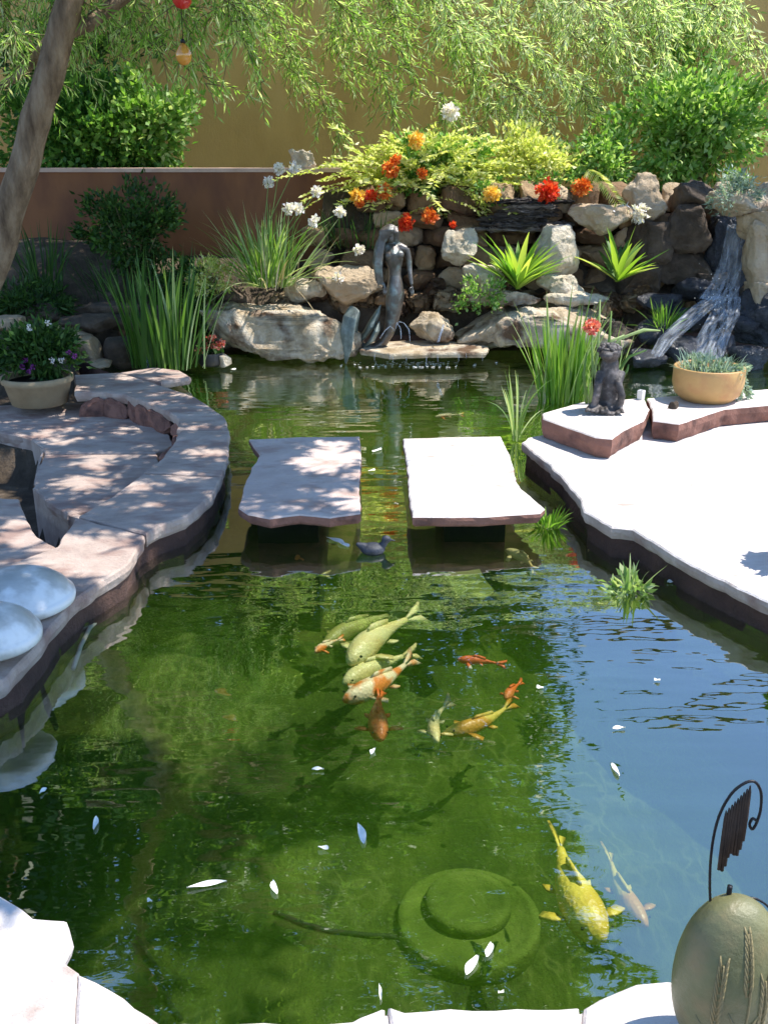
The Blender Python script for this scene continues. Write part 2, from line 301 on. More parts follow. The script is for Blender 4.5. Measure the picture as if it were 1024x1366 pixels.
    def mesh(s, name):
        me = bpy.data.meshes.new(name); me.from_pydata([tuple(p) for p in s.v], [], s.f); me.update(); return me
    def build(s, name, mat, parent=None, smooth=True, origin=None):
        # vertices are world points; move them into the object's / parent's frame
        if parent is not None:
            off = parent.matrix_world.translation
            s.v = [p - off for p in s.v]; return link(name, s.mesh(name), mat, parent, smooth)
        if origin is None: 
            n = len(s.v); origin = Vector((sum(p.x for p in s.v) / n, sum(p.y for p in s.v) / n, min(p.z for p in s.v)))
        origin = Vector(origin)
        s.v = [p - origin for p in s.v]; o = link(name, s.mesh(name), mat, None, smooth); o.location = origin; bpy.context.view_layer.update(); return o
def fuse(o, voxel, it=4):
    """one continuous surface out of overlapping volumes"""
    md = o.modifiers.new('r', 'REMESH'); md.mode = 'VOXEL'; md.voxel_size = voxel
    m2 = o.modifiers.new('s', 'SMOOTH'); m2.iterations = it; m2.factor = .5
    dg = bpy.context.evaluated_depsgraph_get(); me = bpy.data.meshes.new_from_object(o.evaluated_get(dg))
    o.modifiers.clear(); o.data = me; me.shade_smooth(); return o
def leafmesh(name, pos, d, nrm, ln, wd, mat, parent=None, fold=.25, origin=None):
    """many leaf-sized diamond faces, arrays of world positions and directions"""
    pos = np.asarray(pos, float); d = np.asarray(d, float); d = d / (np.linalg.norm(d, axis=1, keepdims=True) + 1e-9)
    s = np.cross(d, nrm); s /= (np.linalg.norm(s, axis=1, keepdims=True) + 1e-9); u = np.cross(s, d)
    n = len(pos); ln = np.broadcast_to(ln, n)[:, None]; wd = np.broadcast_to(wd, n)[:, None]
    mid = pos + d * ln * .42
    V = np.empty((n, 4, 3)); V[:, 0] = pos; V[:, 1] = mid + s * wd * .5 + u * wd * fold; V[:, 2] = pos + d * ln - u * ln * .06; V[:, 3] = mid - s * wd * .5 + u * wd * fold
    off = np.array(parent.matrix_world.translation) if parent is not None else (np.array(origin) if origin is not None else np.zeros(3))
    V = (V - off).reshape(-1, 3)
    me = bpy.data.meshes.new(name); me.vertices.add(n * 4); me.vertices.foreach_set('co', V.ravel())
    me.loops.add(n * 4); me.loops.foreach_set('vertex_index', np.arange(n * 4, dtype=np.int32))
    me.polygons.add(n); me.polygons.foreach_set('loop_start', np.arange(0, n * 4, 4, dtype=np.int32)); me.polygons.foreach_set('loop_total', np.full(n, 4, dtype=np.int32))
    me.update(calc_edges=True); me.validate()
    o = link(name, me, mat, parent)
    if parent is None and origin is not None: o.location = origin
    return o
def unit(n):
    v = rng.normal(size=(n, 3)); return v / np.linalg.norm(v, axis=1, keepdims=True)
def dens(poly, step, jit, seed):
    """densify a closed 2-D outline with small chips"""
    out = []; n = len(poly)
    for i in range(n):
        a, b = poly[i], poly[(i + 1) % n]; L = (b - a).length; k = max(1, int(L / step))
        nn = Vector((b.y - a.y, a.x - b.x, 0)).normalized() if L > 1e-6 else Vector((0, 0, 0))
        for j in range(k):
            p = a.lerp(b, j / k); q = noise.noise(Vector((p.x * 9 + seed, p.y * 9, 0))) * jit + noise.noise(Vector((p.x * 28 + seed, p.y * 28, 3))) * jit * .5
            out.append(p + nn * q)
    return out
def slab(name, pxs, z, thick, mat, label, cat, group=None, step=.035, jit=.012, seed=0, side=None, poly=None, zpx=None):
    poly = poly or [on(x, y, zpx or z) for x, y in pxs]
    poly = [Vector((p.x, p.y, z)) for p in poly]
    ar = sum(poly[i].x * poly[(i + 1) % len(poly)].y - poly[(i + 1) % len(poly)].x * poly[i].y for i in range(len(poly)))
    if ar < 0: poly = poly[::-1]
    P = dens(poly, step, jit * .6, seed); n = len(P); c = sum(P, Vector()) / n
    cx = Vector((c.x, c.y, z - thick)); vs = []
    def ring(off, zz, j):
        for i, p in enumerate(P):
            t = (P[(i + 1) % n] - P[i - 1]); nn = Vector((t.y, -t.x, 0)); nn = nn.normalized() if nn.length > 1e-9 else nn
            q = noise.noise(Vector((p.x * 14 + seed, p.y * 14, zz * 40))) * j
            vs.append(p + nn * (off + q) + Vector((0, 0, zz)))
    ring(-.008, 0, .0015); ring(-.001, -.007, .002); ring(.002, -thick * .4, .007); ring(-.004, -thick * .75, .009); ring(-.015, -thick, .008)
    bm = bmesh.new(); bv = [bm.verts.new(v - cx) for v in vs]
    from mathutils.geometry import tessellate_polygon
    for base in (0, 4 * n):
        for t_ in tessellate_polygon([[Vector((v.co.x, v.co.y, 0)) for v in bv[base:base + n]]]):
            try:
                f_ = bm.faces.new([bv[base + i] for i in (t_ if base else t_[::-1])])
                if base and side: f_.material_index = 1
            except ValueError: pass
    for r in range(4):
        for i in range(n):
            f = bm.faces.new([bv[r * n + i], bv[(r + 1) * n + i], bv[(r + 1) * n + (i + 1) % n], bv[r * n + (i + 1) % n]]); f.material_index = 1 if side and r >= 1 else 0
    bmesh.ops.recalc_face_normals(bm, faces=bm.faces[:])
    me = bpy.data.meshes.new(name); bm.to_mesh(me); bm.free()
    me.materials.append(mat)
    if side: me.materials.append(side)
    o = link(name, me, None); o.location = cx; bpy.context.view_layer.update()
    return tag(o, label, cat, group)
def rockverts(size, seed, sub=4, chops=9, rough=.12, flat=0.0, box=.72):
    bm = bmesh.new(); bmesh.ops.create_icosphere(bm, subdivisions=sub, radius=1)
    rd = random.Random(seed)
    cuts = []
    for k in range(chops):
        n = Vector((rd.uniform(-1, 1), rd.uniform(-1, 1), rd.uniform(-.8, .8))).normalized(); cuts.append((n, rd.uniform(.55, .8)))
    if flat: cuts.append((Vector((rd.uniform(-.08, .08), rd.uniform(-.08, .08), 1)).normalized(), 1 - flat))
    S = Vector((seed * 3.1, seed * 1.7, seed * .9)); vs = []
    for v in bm.verts:
        p = v.co.copy()
        p = Vector([math.copysign(abs(c) ** box, c) for c in p])
        for n, dd in cuts:
            e = p.dot(n) - dd
            if e > 0: p -= n * e * .92
        q = Vector((p.x * size[0], p.y * size[1], p.z * size[2]))
        m = (size[0] * size[1] * size[2]) ** (1 / 3)
        p2 = q / m
        dsp = noise.fractal(p2 * 1.6 + S, 1, 2, 5) * rough + abs(noise.noise(p2 * 4.5 + S)) * rough * .4 - max(0, noise.noise(p2 * 3.1 + S * 2) - .15) * rough * 1.1 + noise.noise(p2 * 11 + S) * rough * .16
        q += v.co.normalized() * dsp * m
        vs.append(q)
    fs = [[x.index for x in f.verts] for f in bm.faces]; bm.free()
    return vs, fs
def rock(name, px, py, Y, wpx, hpx, depth, mat, label, cat='rock', group=None, seed=1, sub=5, flat=.25, rough=.16, rotz=0, chops=9, part=None, box=.72):
    k = ppm(px, py, Y); c = at(px, py, Y); size = (wpx * k / 2, depth / 2, hpx * k / 2 / .95)
    vs, fs = rockverts(size, seed, sub, chops, rough, flat, box)
    mb = MB(); rm = Matrix.Rotation(rotz, 3, 'Z'); mb.add([c + rm @ v for v in vs], fs)
    o = mb.build(name, mat, part)
    return o if part else tag(o, label, cat, group)
def clump(mb_or_none, base, n, hmin, hmax, wid, spread, lean, droop, seed, azr=None):
    rd = random.Random(seed); mb = MB()
    for k in range(n):
        az = rd.uniform(0, 2 * math.pi) if azr is None else rd.uniform(*azr); r = spread * math.sqrt(rd.random())
        p = Vector(base) + Vector((r * math.cos(az), r * math.sin(az) * .7, 0))
        mb.blade(p, az + rd.gauss(0, .5), abs(rd.gauss(0, lean)) + .02, rd.uniform(hmin, hmax), wid * rd.uniform(.7, 1.2), rd.uniform(0, droop), 7, rd.uniform(-.9, .9))
    return mb
def flowerhead(c, r, n, ln, wd):
    """positions and directions of a ball of petals"""
    u = unit(n); return np.array(c) + u * r * .25, u
def bloom(name, c, r, n, mat, parent, ln=None, wd=None, flat=1.0):
    r *= .85; n = int(n * 1.9); ln = (ln or r * .8) * .58; wd = (wd or r * .5) * .62
    u = unit(n); u[:, 2] = u[:, 2] * flat + .1
    p = np.array(c) + u * r * rng.uniform(.1, .75, size=(n, 1))
    return leafmesh(name, p, u + unit(n) * .5, unit(n), (ln or r * .8) * 1.05, (wd or r * .5) * 1.7, mat, parent)
def shrubpts(c, rad, n, clumps, seed, hollow=.55):
    """leaf positions gathered in irregular clumps through an ellipsoid"""
    g = np.random.default_rng(seed)
    cc = g.normal(size=(clumps, 3)); cc /= np.linalg.norm(cc, axis=1, keepdims=True); cc *= g.uniform(hollow * .6, 1, size=(clumps, 1))
    sz = g.uniform(.14, .34, size=clumps)
    w_ = g.integers(0, clumps, n); d = g.normal(size=(n, 3))
    p = cc[w_] + d * sz[w_][:, None] * .62
    q = p * np.array(rad) + np.array(c)
    out = p + g.normal(size=(n, 3)) * .6 + np.array([0, 0, .15])
    return q, out
def shrub(name, px, py, Y, rxp, ryp, dep, n, ln, wd, mat, label, cat='shrub', clumps=26, seed=1, stem=True, group=None, zfoot=None):
    k = ppm(px, py, Y); c = at(px, py, Y); foot = Vector((c.x, Y, zfoot if zfoot is not None else c.z - ryp * k))
    r = root(name, foot, label, cat, group)
    q, out = shrubpts(c, (rxp * k, dep, ryp * k), n, clumps, seed)
    leafmesh('foliage', q, out, unit(n), ln * rng.uniform(.7, 1.25, n), wd * rng.uniform(.8, 1.2, n), mat, r)
    if stem:
        mb = MB(); rd = random.Random(seed)
        for i in range(9):
            e = Vector((c.x + rd.uniform(-.7, .7) * rxp * k, Y + rd.uniform(-.6, .6) * dep, c.z + rd.uniform(-.3, .7) * ryp * k))
            m_ = foot.lerp(e, .5) + Vector((rd.uniform(-.05, .05), rd.uniform(-.05, .05), 0))
            mb.tube([foot + Vector((rd.uniform(-.03, .03), rd.uniform(-.03, .03), -.03)), m_, e], [.012, .008, .003], 5)
        mb.build('stem', M['twig'], r)
    return r

# ================================================================== SETTING
Z0 = .15     # top of the coping stones above the water
def inpoly(x, y, P):
    c = False; j = len(P) - 1
    for i in range(len(P)):
        if (P[i].y > y) != (P[j].y > y) and x < (P[j].x - P[i].x) * (y - P[i].y) / (P[j].y - P[i].y) + P[i].x: c = not c
        j = i
    return c
LEFT_EDGE = [(165, 497), (215, 513), (262, 529), (300, 556), (306, 575), (304, 605), (296, 636), (283, 661), (250, 689), (215, 701), (195, 714), (172, 752), (140, 772), (100, 800), (72, 832), (45, 868), (8, 905), (-60, 935), (-110, 980), (-130, 1060), (-90, 1150)]
NEAR_EDGE = [(0, 1190), (45, 1222), (90, 1226), (95, 1250), (80, 1278), (110, 1298), (150, 1318), (215, 1362), (300, 1363), (470, 1358), (495, 1345), (540, 1347), (600, 1343), (690, 1345), (775, 1343), (800, 1330), (850, 1312), (890, 1309), (960, 1312), (1100, 1330), (1230, 1310)]
RIGHT_EDGE = [(1300, 1150), (1290, 955), (1150, 868), (1024, 803), (955, 770), (905, 745), (842, 706), (815, 703), (778, 682), (775, 668), (765, 655), (735, 622), (695, 590)]
outline = [on(x, y, Z0) for x, y in LEFT_EDGE + NEAR_EDGE + RIGHT_EDGE] + [on(x, y, .27) for x, y in [(724, 559), (721, 551), (777, 537), (859, 531), (1024, 519), (1250, 512)]] + [Vector((5.6, 9.2, 0)), Vector((3, 9.45, 0)), Vector((0, 9.3, 0)), Vector((-2.4, 9.1, 0)), Vector((-2.75, 8.5, 0))]
outline = [Vector((p.x, p.y, 0)) for p in outline]
def grow(P, d):
    out = []; n = len(P); ar = sum(P[i].x * P[(i + 1) % n].y - P[(i + 1) % n].x * P[i].y for i in range(n)); s = 1 if ar > 0 else -1
    for i in range(n):
        t = P[(i + 1) % n] - P[i - 1]; out.append(P[i] + Vector((t.y, -t.x, 0)).normalized() * d * s)
    return out
wall_line = grow(outline, .035); hole_line = grow(outline, .11)
PIT0 = [on(x, y, .03) for x, y in [(-160, 560), (0, 578), (40, 585), (57, 600), (48, 625), (45, 650), (100, 690), (70, 728), (40, 705), (30, 664), (-160, 640)]]
PIT = grow(PIT0, .07)
def smooth(t): t = max(0, min(1, t)); return t * t * (3 - 2 * t)
def ground_h(x, y):
    if inpoly(x, y, hole_line): return -1.5
    if inpoly(x, y, PIT): return -.32
    h = (-.10 if x < -1.0 and 3.4 < y < 7.7 else .02) + noise.noise(Vector((x * 2, y * 2, 0))) * .012
    h += .72 * smooth((y - 8.55) / 1.7)
    if x < -2.4: h += .18 * smooth((y - 7.4) / .9)
    if y > 9.9 and x > -.6 or y > 10.36: h = 1.36 + noise.noise(Vector((x * 2, y * 2, 5))) * .03
    if h > .1: h += noise.fractal(Vector((x * 1.7, y * 1.7, 2)), 1, 2, 4) * .05
    return h
xs = np.concatenate([-np.geomspace(250, 5.2, 16), np.arange(-5, 5.7, .075), np.geomspace(5.9, 250, 16)])
ys = np.concatenate([-np.geomspace(200, .5, 12), np.arange(-.2, 11.2, .075), np.geomspace(11.5, 300, 16)])
vs = [(x, y, ground_h(x, y) if abs(x) < 7 and -1 < y < 14 else .0) for y in ys for x in xs]; nx = len(xs)
fs = [(j * nx + i, j * nx + i + 1, (j + 1) * nx + i + 1, (j + 1) * nx + i) for j in range(len(ys) - 1) for i in range(nx - 1)]
me = bpy.data.meshes.new('ground'); me.from_pydata(vs, [], fs); me.shade_smooth()
tag(link('ground', me, M['soil']), 'dark planted soil round the pond', 'ground', kind='structure')

def sheet(name, P, z, mat, res=None, amp=0):
    bm = bmesh.new()
    f = bm.faces.new([bm.verts.new((p.x, p.y, z)) for p in P]); bmesh.ops.triangulate(bm, faces=[f]); bmesh.ops.recalc_face_normals(bm, faces=bm.faces[:])
    if bm.faces[0].normal.z < 0: bmesh.ops.reverse_faces(bm, faces=bm.faces[:])
    me = bpy.data.meshes.new(name); bm.to_mesh(me); bm.free(); return link(name, me, mat)
def body_of_water(P, zb):
    bm = bmesh.new(); f = bm.faces.new([bm.verts.new((p.x, p.y, 0)) for p in P]); e = bmesh.ops.extrude_face_region(bm, geom=[f])
    for v in e['geom']:
        if isinstance(v, bmesh.types.BMVert): v.co.z = zb
    bmesh.ops.triangulate(bm, faces=bm.faces[:]); bmesh.ops.recalc_face_normals(bm, faces=bm.faces[:])
    me = bpy.data.meshes.new('pond_water'); bm.to_mesh(me); bm.free(); return link('pond_water', me, M['water'])
tag(body_of_water(wall_line, -1.6), 'rippled green pond water reflecting the sky', 'water', kind='structure')
# uneven algae bottom: shallower towards the waterfall
BOT = -.62
edge_pts = dens(wall_line, .12, 0, 0)
def bot_h(x, y):
    dd = min((Vector((x, y, 0)) - p).length for p in edge_pts)
    return BOT - .4 * smooth((-x - .6) / .6) * (1 - smooth((y - 2.9) / .5)) - .32 * smooth((x - .1 + .5 * noise.noise(Vector((x * 1.3, y * 1.3, 3)))) / 2.2) * (1 - smooth((y - 4.2) / .8)) + .2 * smooth((y - 4.6) / 1.2) + .16 * (1 - smooth(dd / .7)) + noise.fractal(Vector((x * 1.1, y * 1.1, 8)), 1, 2, 4) * .045
bx = np.arange(-3.6, 6.0, .07); by = np.arange(1.2, 9.7, .07)
vs = [(x, y, bot_h(x, y)) for y in by for x in bx]; nb = len(bx)
ins = [[inpoly(x, y, hole_line) for x in bx] for y in by]
fs = [(j * nb + i, j * nb + i + 1, (j + 1) * nb + i + 1, (j + 1) * nb + i) for j in range(len(by) - 1) for i in range(nb - 1) if ins[j][i] or ins[j + 1][i + 1]]
me = bpy.data.meshes.new('pond_bottom'); me.from_pydata(vs, [], fs); me.shade_smooth()
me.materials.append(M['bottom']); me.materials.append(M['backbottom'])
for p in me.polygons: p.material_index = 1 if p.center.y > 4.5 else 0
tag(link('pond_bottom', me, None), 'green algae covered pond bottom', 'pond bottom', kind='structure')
# pond walls: brown stone above the water, black liner below
def wallring(name, z0, z1, mat, off, amp):
    P = dens(grow(outline, off), .08, amp, 4); n = len(P); k = 5; vs = []
    for r in range(k + 1):
        zz = z0 + (z1 - z0) * r / k
        for p in P:
            q = noise.noise(Vector((p.x * 6, p.y * 6, zz * 9))) * amp
            vs.append((p.x + q, p.y + q * .7, zz))
    fs = [(r * n + i, r * n + (i + 1) % n, (r + 1) * n + (i + 1) % n, (r + 1) * n + i) for r in range(k) for i in range(n)]
    me = bpy.data.meshes.new(name); me.from_pydata(vs, [], fs); me.shade_smooth(); return link(name, me, mat)
tag(wallring('pond_bank', -.04, .115, M['bankwall'], .03, .02), 'brown stone bank under the coping', 'bank', kind='structure')
tag(wallring('pond_liner', -1.3, -.03, M['liner'], .045, .02), 'black pond liner', 'liner', kind='structure')
# red wall and tall tan wall behind
mb = MB(); mb.box((-12, 10.2, 0), (.75, 10.42, 1.545)); rw = root('red_garden_wall', (-5.6, 10.3, 0), 'low red brown stucco retaining wall behind the left bed', 'wall')
mb.build('wall', M['redwall'], rw, False)
mb = MB(); mb.box((-12, 10.18, 1.545), (.75, 10.44, 1.582)); mb.build('cap', M['redcap'], rw, False)
mb = MB()
nxx = 60
mb.box((-16, 12.3, 0), (16, 12.6, 3.5)); tw = mb.build('tan_boundary_wall', M['tanwall'], None, False)
tag(tw, 'tall tan stucco boundary wall across the back', 'wall')

# ------------------------------------------------------------------ flagstones
G1 = 'coping flagstones on the left bank'
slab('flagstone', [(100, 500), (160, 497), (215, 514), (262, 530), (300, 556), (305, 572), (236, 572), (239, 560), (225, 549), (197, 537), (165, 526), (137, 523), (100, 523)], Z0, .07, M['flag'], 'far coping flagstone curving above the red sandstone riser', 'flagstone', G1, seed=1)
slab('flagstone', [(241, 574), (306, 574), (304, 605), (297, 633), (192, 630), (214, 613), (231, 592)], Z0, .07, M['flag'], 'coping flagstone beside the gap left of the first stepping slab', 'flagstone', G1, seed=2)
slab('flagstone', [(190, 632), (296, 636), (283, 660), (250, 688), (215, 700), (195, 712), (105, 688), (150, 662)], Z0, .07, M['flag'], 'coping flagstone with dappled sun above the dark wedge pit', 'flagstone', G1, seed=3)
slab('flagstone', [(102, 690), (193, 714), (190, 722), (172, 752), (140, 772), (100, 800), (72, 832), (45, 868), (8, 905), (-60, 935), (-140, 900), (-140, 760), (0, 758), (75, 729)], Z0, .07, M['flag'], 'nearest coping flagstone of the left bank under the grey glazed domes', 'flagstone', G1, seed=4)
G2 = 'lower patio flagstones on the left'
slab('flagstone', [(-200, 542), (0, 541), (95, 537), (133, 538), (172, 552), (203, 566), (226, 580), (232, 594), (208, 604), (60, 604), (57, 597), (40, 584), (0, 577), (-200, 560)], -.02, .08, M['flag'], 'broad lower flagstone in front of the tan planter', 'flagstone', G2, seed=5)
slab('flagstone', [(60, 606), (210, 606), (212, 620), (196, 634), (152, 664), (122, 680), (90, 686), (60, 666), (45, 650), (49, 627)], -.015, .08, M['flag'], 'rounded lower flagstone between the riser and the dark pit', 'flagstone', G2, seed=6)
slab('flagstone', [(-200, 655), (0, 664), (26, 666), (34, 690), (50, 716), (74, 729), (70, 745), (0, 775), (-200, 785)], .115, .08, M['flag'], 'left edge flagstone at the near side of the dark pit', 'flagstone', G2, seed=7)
# risers round the pit and the red riser of the curved coping
mb = MB(); pr = [(100, 524), (137, 524), (165, 527), (197, 538), (225, 550), (238, 562), (234, 574), (230, 588), (214, 600), (210, 613), (190, 629), (150, 660)]
P = [on(x, y, Z0) for x, y in pr]; rd = random.Random(3)
for i in range(len(P) - 1):
    a, b = P[i], P[i + 1]; k = max(1, int((b - a).length / .16))
    for j in range(k):
        p = a.lerp(b, (j + .5) / k); L = (b - a).length / k
        v_, f_ = rockverts((L * .54, .045, .085), 20 + i * 7 + j, 4, 5, .16, 0, .4)
        rm = Matrix.Rotation(math.atan2(b.y - a.y, b.x - a.x), 3, 'Z')
        mb.add([Vector((p.x + .02, p.y + .02, .03)) + rm @ q for q in v_], f_)
tag(mb.build('stone_riser', M['flagred'], None, False), 'red sandstone riser below the curved coping flagstone', 'stone riser')
def wallface(pxs, z0, z1, name, label, dn):
    P = [on(x, y, z1) for x, y in pxs]; P = [Vector((p.x, p.y, 0)) for p in P]; mb = MB(); n = len(P); vs = []
    for zz in (z0, z1):
        for off in (0, .05):
            vs += [p + Vector((0, off, zz)) for p in P]
    f = []
    for i in range(n - 1):
        f += [[i, i + 1, 2 * n + i + 1, 2 * n + i], [n + i + 1, n + i, 3 * n + i, 3 * n + i + 1], [2 * n + i, 2 * n + i + 1, 3 * n + i + 1, 3 * n + i]]
    mb.add(vs, f); tag(mb.build(name, M['flag'], None, False), label, 'stone riser')
wallface([(-160, 561), (0, 578), (40, 586), (57, 600), (50, 622), (45, 648)], -.34, -.03, 'stone_riser', 'grey vertical stone riser at the far side of the dark pit', 0)
wallface([(44, 652), (60, 668), (92, 688), (108, 693)], -.34, -.025, 'stone_riser', 'grey wedge shaped stone riser at the right of the dark pit', 0)
# near side coping
G3 = 'sunlit coping flagstones at the near edge'
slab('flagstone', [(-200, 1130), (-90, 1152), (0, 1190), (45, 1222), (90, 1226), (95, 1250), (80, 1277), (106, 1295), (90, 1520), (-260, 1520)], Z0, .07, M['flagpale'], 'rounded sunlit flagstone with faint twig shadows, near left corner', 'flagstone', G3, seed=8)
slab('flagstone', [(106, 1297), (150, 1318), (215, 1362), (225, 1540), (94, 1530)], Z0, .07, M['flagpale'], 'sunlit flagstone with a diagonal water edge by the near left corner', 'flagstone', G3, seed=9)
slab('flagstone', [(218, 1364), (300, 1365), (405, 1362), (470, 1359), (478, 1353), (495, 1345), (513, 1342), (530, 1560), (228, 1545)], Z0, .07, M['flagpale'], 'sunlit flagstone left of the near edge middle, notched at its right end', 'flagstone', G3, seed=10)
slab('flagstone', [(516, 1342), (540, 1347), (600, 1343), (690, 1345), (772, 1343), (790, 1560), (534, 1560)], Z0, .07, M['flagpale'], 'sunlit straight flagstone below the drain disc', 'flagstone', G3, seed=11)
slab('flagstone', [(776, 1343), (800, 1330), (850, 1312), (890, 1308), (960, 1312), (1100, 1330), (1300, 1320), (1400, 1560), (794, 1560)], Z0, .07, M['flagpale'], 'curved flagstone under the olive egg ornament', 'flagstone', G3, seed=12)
slab('mortar_bed', [(-200, 1140), (-90, 1164), (0, 1200), (42, 1230), (82, 1234), (86, 1252), (72, 1280), (104, 1303), (148, 1324), (213, 1368), (300, 1371), (470, 1366), (495, 1352), (600, 1350), (772, 1350), (800, 1338), (850, 1320), (960, 1320), (1100, 1338), (1300, 1330), (1400, 1540), (-260, 1500)], Z0 - .012, .05, M['flagpale'], 'pale mortar bed under the near coping flagstones', 'mortar bed', seed=40)
# right deck, ledge, stepping slabs
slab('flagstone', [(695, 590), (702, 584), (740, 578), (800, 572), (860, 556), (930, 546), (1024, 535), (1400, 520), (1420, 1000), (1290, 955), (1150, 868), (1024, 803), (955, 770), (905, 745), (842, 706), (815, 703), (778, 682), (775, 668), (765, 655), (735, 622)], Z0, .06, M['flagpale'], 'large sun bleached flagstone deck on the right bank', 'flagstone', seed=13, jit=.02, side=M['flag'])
slab('ledge_stone', [(722, 551), (777, 536), (859, 531), (866, 545), (858, 561), (835, 572), (816, 585), (793, 583), (740, 564), (724, 558)], .27, .115, M['flagpale'], 'raised sunlit ledge stone with red front under the dark statue', 'ledge stone', seed=14, side=M['flagred'])
slab('ledge_stone', [(862, 531), (1024, 519), (1300, 508), (1300, 530), (1024, 540), (966, 545), (905, 565), (870, 561), (869, 545)], .265, .11, M['flagpale'], 'long raised ledge stone under the round ochre pot', 'ledge stone', seed=15, side=M['flagred'])
G4 = 'stepping slabs across the pond'
def stepping(pxs, label, seed):
    o = slab('stepping_slab', pxs, Z0, .055, M['flagpale' if seed > 17 else 'flag2'], label, 'stepping stone', G4, seed=seed, side=M['flagred'])
    P = [on(x, y, Z0) for x, y in pxs]; c = sum(P, Vector()) / len(P)
    mb = MB(); xs_ = [p.x for p in P]; ys_ = [p.y for p in P]; cx, cy = c.x, c.y
    mb.box((cx - .15, min(ys_) + .30, -.7), (cx + .15, max(ys_) - .2, Z0 - .053)); mb.build('pier', M['liner'], o, False)
M['flag2'] = pmat('pink_flagstone', [(0.25, (.43, .33, .29)), (0.5, (.55, .44, .39)), (0.75, (.63, .525, .47))], 3.0, 10, .85, .8, 11, dist=.03, mottles=(4, .52, .68, (.40, .28, .235)), stretch=(1, 1.7, 1))
stepping([(332, 586), (400, 583), (480, 582), (482, 610), (479, 645), (481, 684), (440, 690), (400, 686), (360, 691), (330, 686), (319, 677), (325, 650), (335, 625), (346, 607), (338, 596)], 'left stepping slab, dappled with leaf shade', 16)
stepping([(537, 585), (600, 583), (668, 582), (680, 606), (688, 640), (694, 650), (727, 678), (721, 684), (640, 689), (600, 689), (550, 689), (545, 660), (543, 625)], 'right stepping slab, brightly sunlit with a flared near corner', 18)

# ------------------------------------------------------------------ rocks
rw2 = root('rock_retaining_wall', (1.3, 9.75, .3), 'stacked brown stone retaining wall behind the mermaid statue', 'rock wall')
mb = MB(); rd = random.Random(11); z = .28; course = 0
while z < 1.40:
    hgt = rd.uniform(.15, .26); x = -.75 + rd.uniform(-.1, .1)
    if z > .98: x += .55
    while x < 4.4:
        wd = rd.uniform(.18, .42)
        v_, f_ = rockverts((wd * .53, rd.uniform(.13, .2), hgt * .53), 100 + course * 40 + int(x * 13), 4, 6, .17, 0, .45)
        yy = 9.72 + rd.uniform(-.06, .05) + z * .06
        ww = Vector((x + wd / 2, yy, z + hgt / 2 + rd.uniform(-.015, .015)))
        rm = Matrix.Rotation(rd.uniform(-.1, .1), 3, 'Y')
        mb.add([ww + rm @ q for q in v_], f_); x += wd
    z += hgt * .96; course += 1
for k in range(26):
    x = -.95 + k * .155 + rd.uniform(-.04, .04); z = rd.uniform(.36, .52)
    if 2.6 < x: continue
    v_, f_ = rockverts((rd.uniform(.11, .17), .14, rd.uniform(.08, .13)), 700 + k, 4, 6, .18, 0, .5)
    mb.add([Vector((x, 9.46 + rd.uniform(-.06, .06), z)) + q for q in v_], f_)
mb.build('stonework', M['rockwall'], rw2, True)
# layered slate shelf on the wall
mb = MB()
for k in range(7):
    x0 = at(632 + rd.uniform(-14, 14), 280, 9.45).x; x1 = at(772 + rd.uniform(-20, 20), 280, 9.45).x; zt = at(700, 306 - k * 6.2, 9.45).z
    v_, f_ = rockverts(((x1 - x0) / 2 * rd.uniform(.6, 1), .17, rd.uniform(.016, .03)), 300 + k, 5, 7, .30, flat=.1)
    mb.add([Vector(((x0 + x1) / 2, 9.52 + rd.uniform(-.03, .03), zt)) + q for q in v_], f_)
tag(mb.build('slate_stack', M['slate'], None), 'stack of thin dark slate layers under the red flowers', 'slate stack')

rock('boulder', 380, 437, 8.98, 212, 62, 1.0, M['rock'], 'long pale boulder overhanging the water at the left of the mermaid', 'boulder', seed=5, sub=6, flat=.30, rough=.17, chops=5, box=.42)
rock('boulder', 722, 434, 8.98, 225, 62, 1.0, M['rock'], 'long pale boulder overhanging the water behind the bright reeds', 'boulder', seed=9, sub=6, flat=.30, rough=.16, chops=5, box=.42)
rock('stone', 575, 436, 8.95, 62, 44, .4, M['rock'], 'small ochre stone between the two long boulders', 'stone', seed=14, flat=.2)
rock('stone', 742, 333, 9.25, 66, 78, .35, M['rockpale'], 'tall white stone between the two rosette plants', 'stone', seed=17)
rock('stone', 640, 372, 9.2, 60, 44, .3, M['rockpale'], 'pale stone at the left foot of the bright rosette plant', 'stone', seed=19)
rock('stone', 612, 330, 9.4, 48, 56, .3, M['rockpale'], 'white flecked stone left of the bright rosette plant', 'stone', seed=21)
rock('stone', 748, 380, 9.12, 66, 30, .3, M['rockpale'], 'low white stone right of the bright rosette plant', 'stone', seed=23)
rock('stone', 672, 397, 9.05, 96, 20, .3, M['rock'], 'flat reddish stone lying on the right long boulder', 'stone', seed=25)
rock('stone', 768, 397, 9.05, 88, 18, .3, M['rockpale'], 'flat cream stone lying on the right long boulder', 'stone', seed=27)
rock('stone', 470, 378, 9.3, 110, 52, .4, M['rockwall'], 'brown stone behind the left long boulder', 'stone', seed=29)
rock('stone', 300, 395, 9.45, 70, 30, .4, M['rockdark'], 'dark stone under the fan of strap leaves', 'stone', seed=30)
rock('stone', 405, 385, 9.35, 64, 30, .3, M['rockpale'], 'pale crumbly stone at the foot of the white flowered clump', 'stone', seed=31, rough=.22)
rock('stone', 405, 213, 10.31, 42, 30, .18, M['rockpale'], 'white pitted stone sitting on the red wall', 'stone', seed=33, rough=.3)
rock('boulder', 855, 258, 9.55, 66, 62, .4, M['rockwall'], 'rounded brown boulder at the top of the rock wall', 'boulder', seed=37)
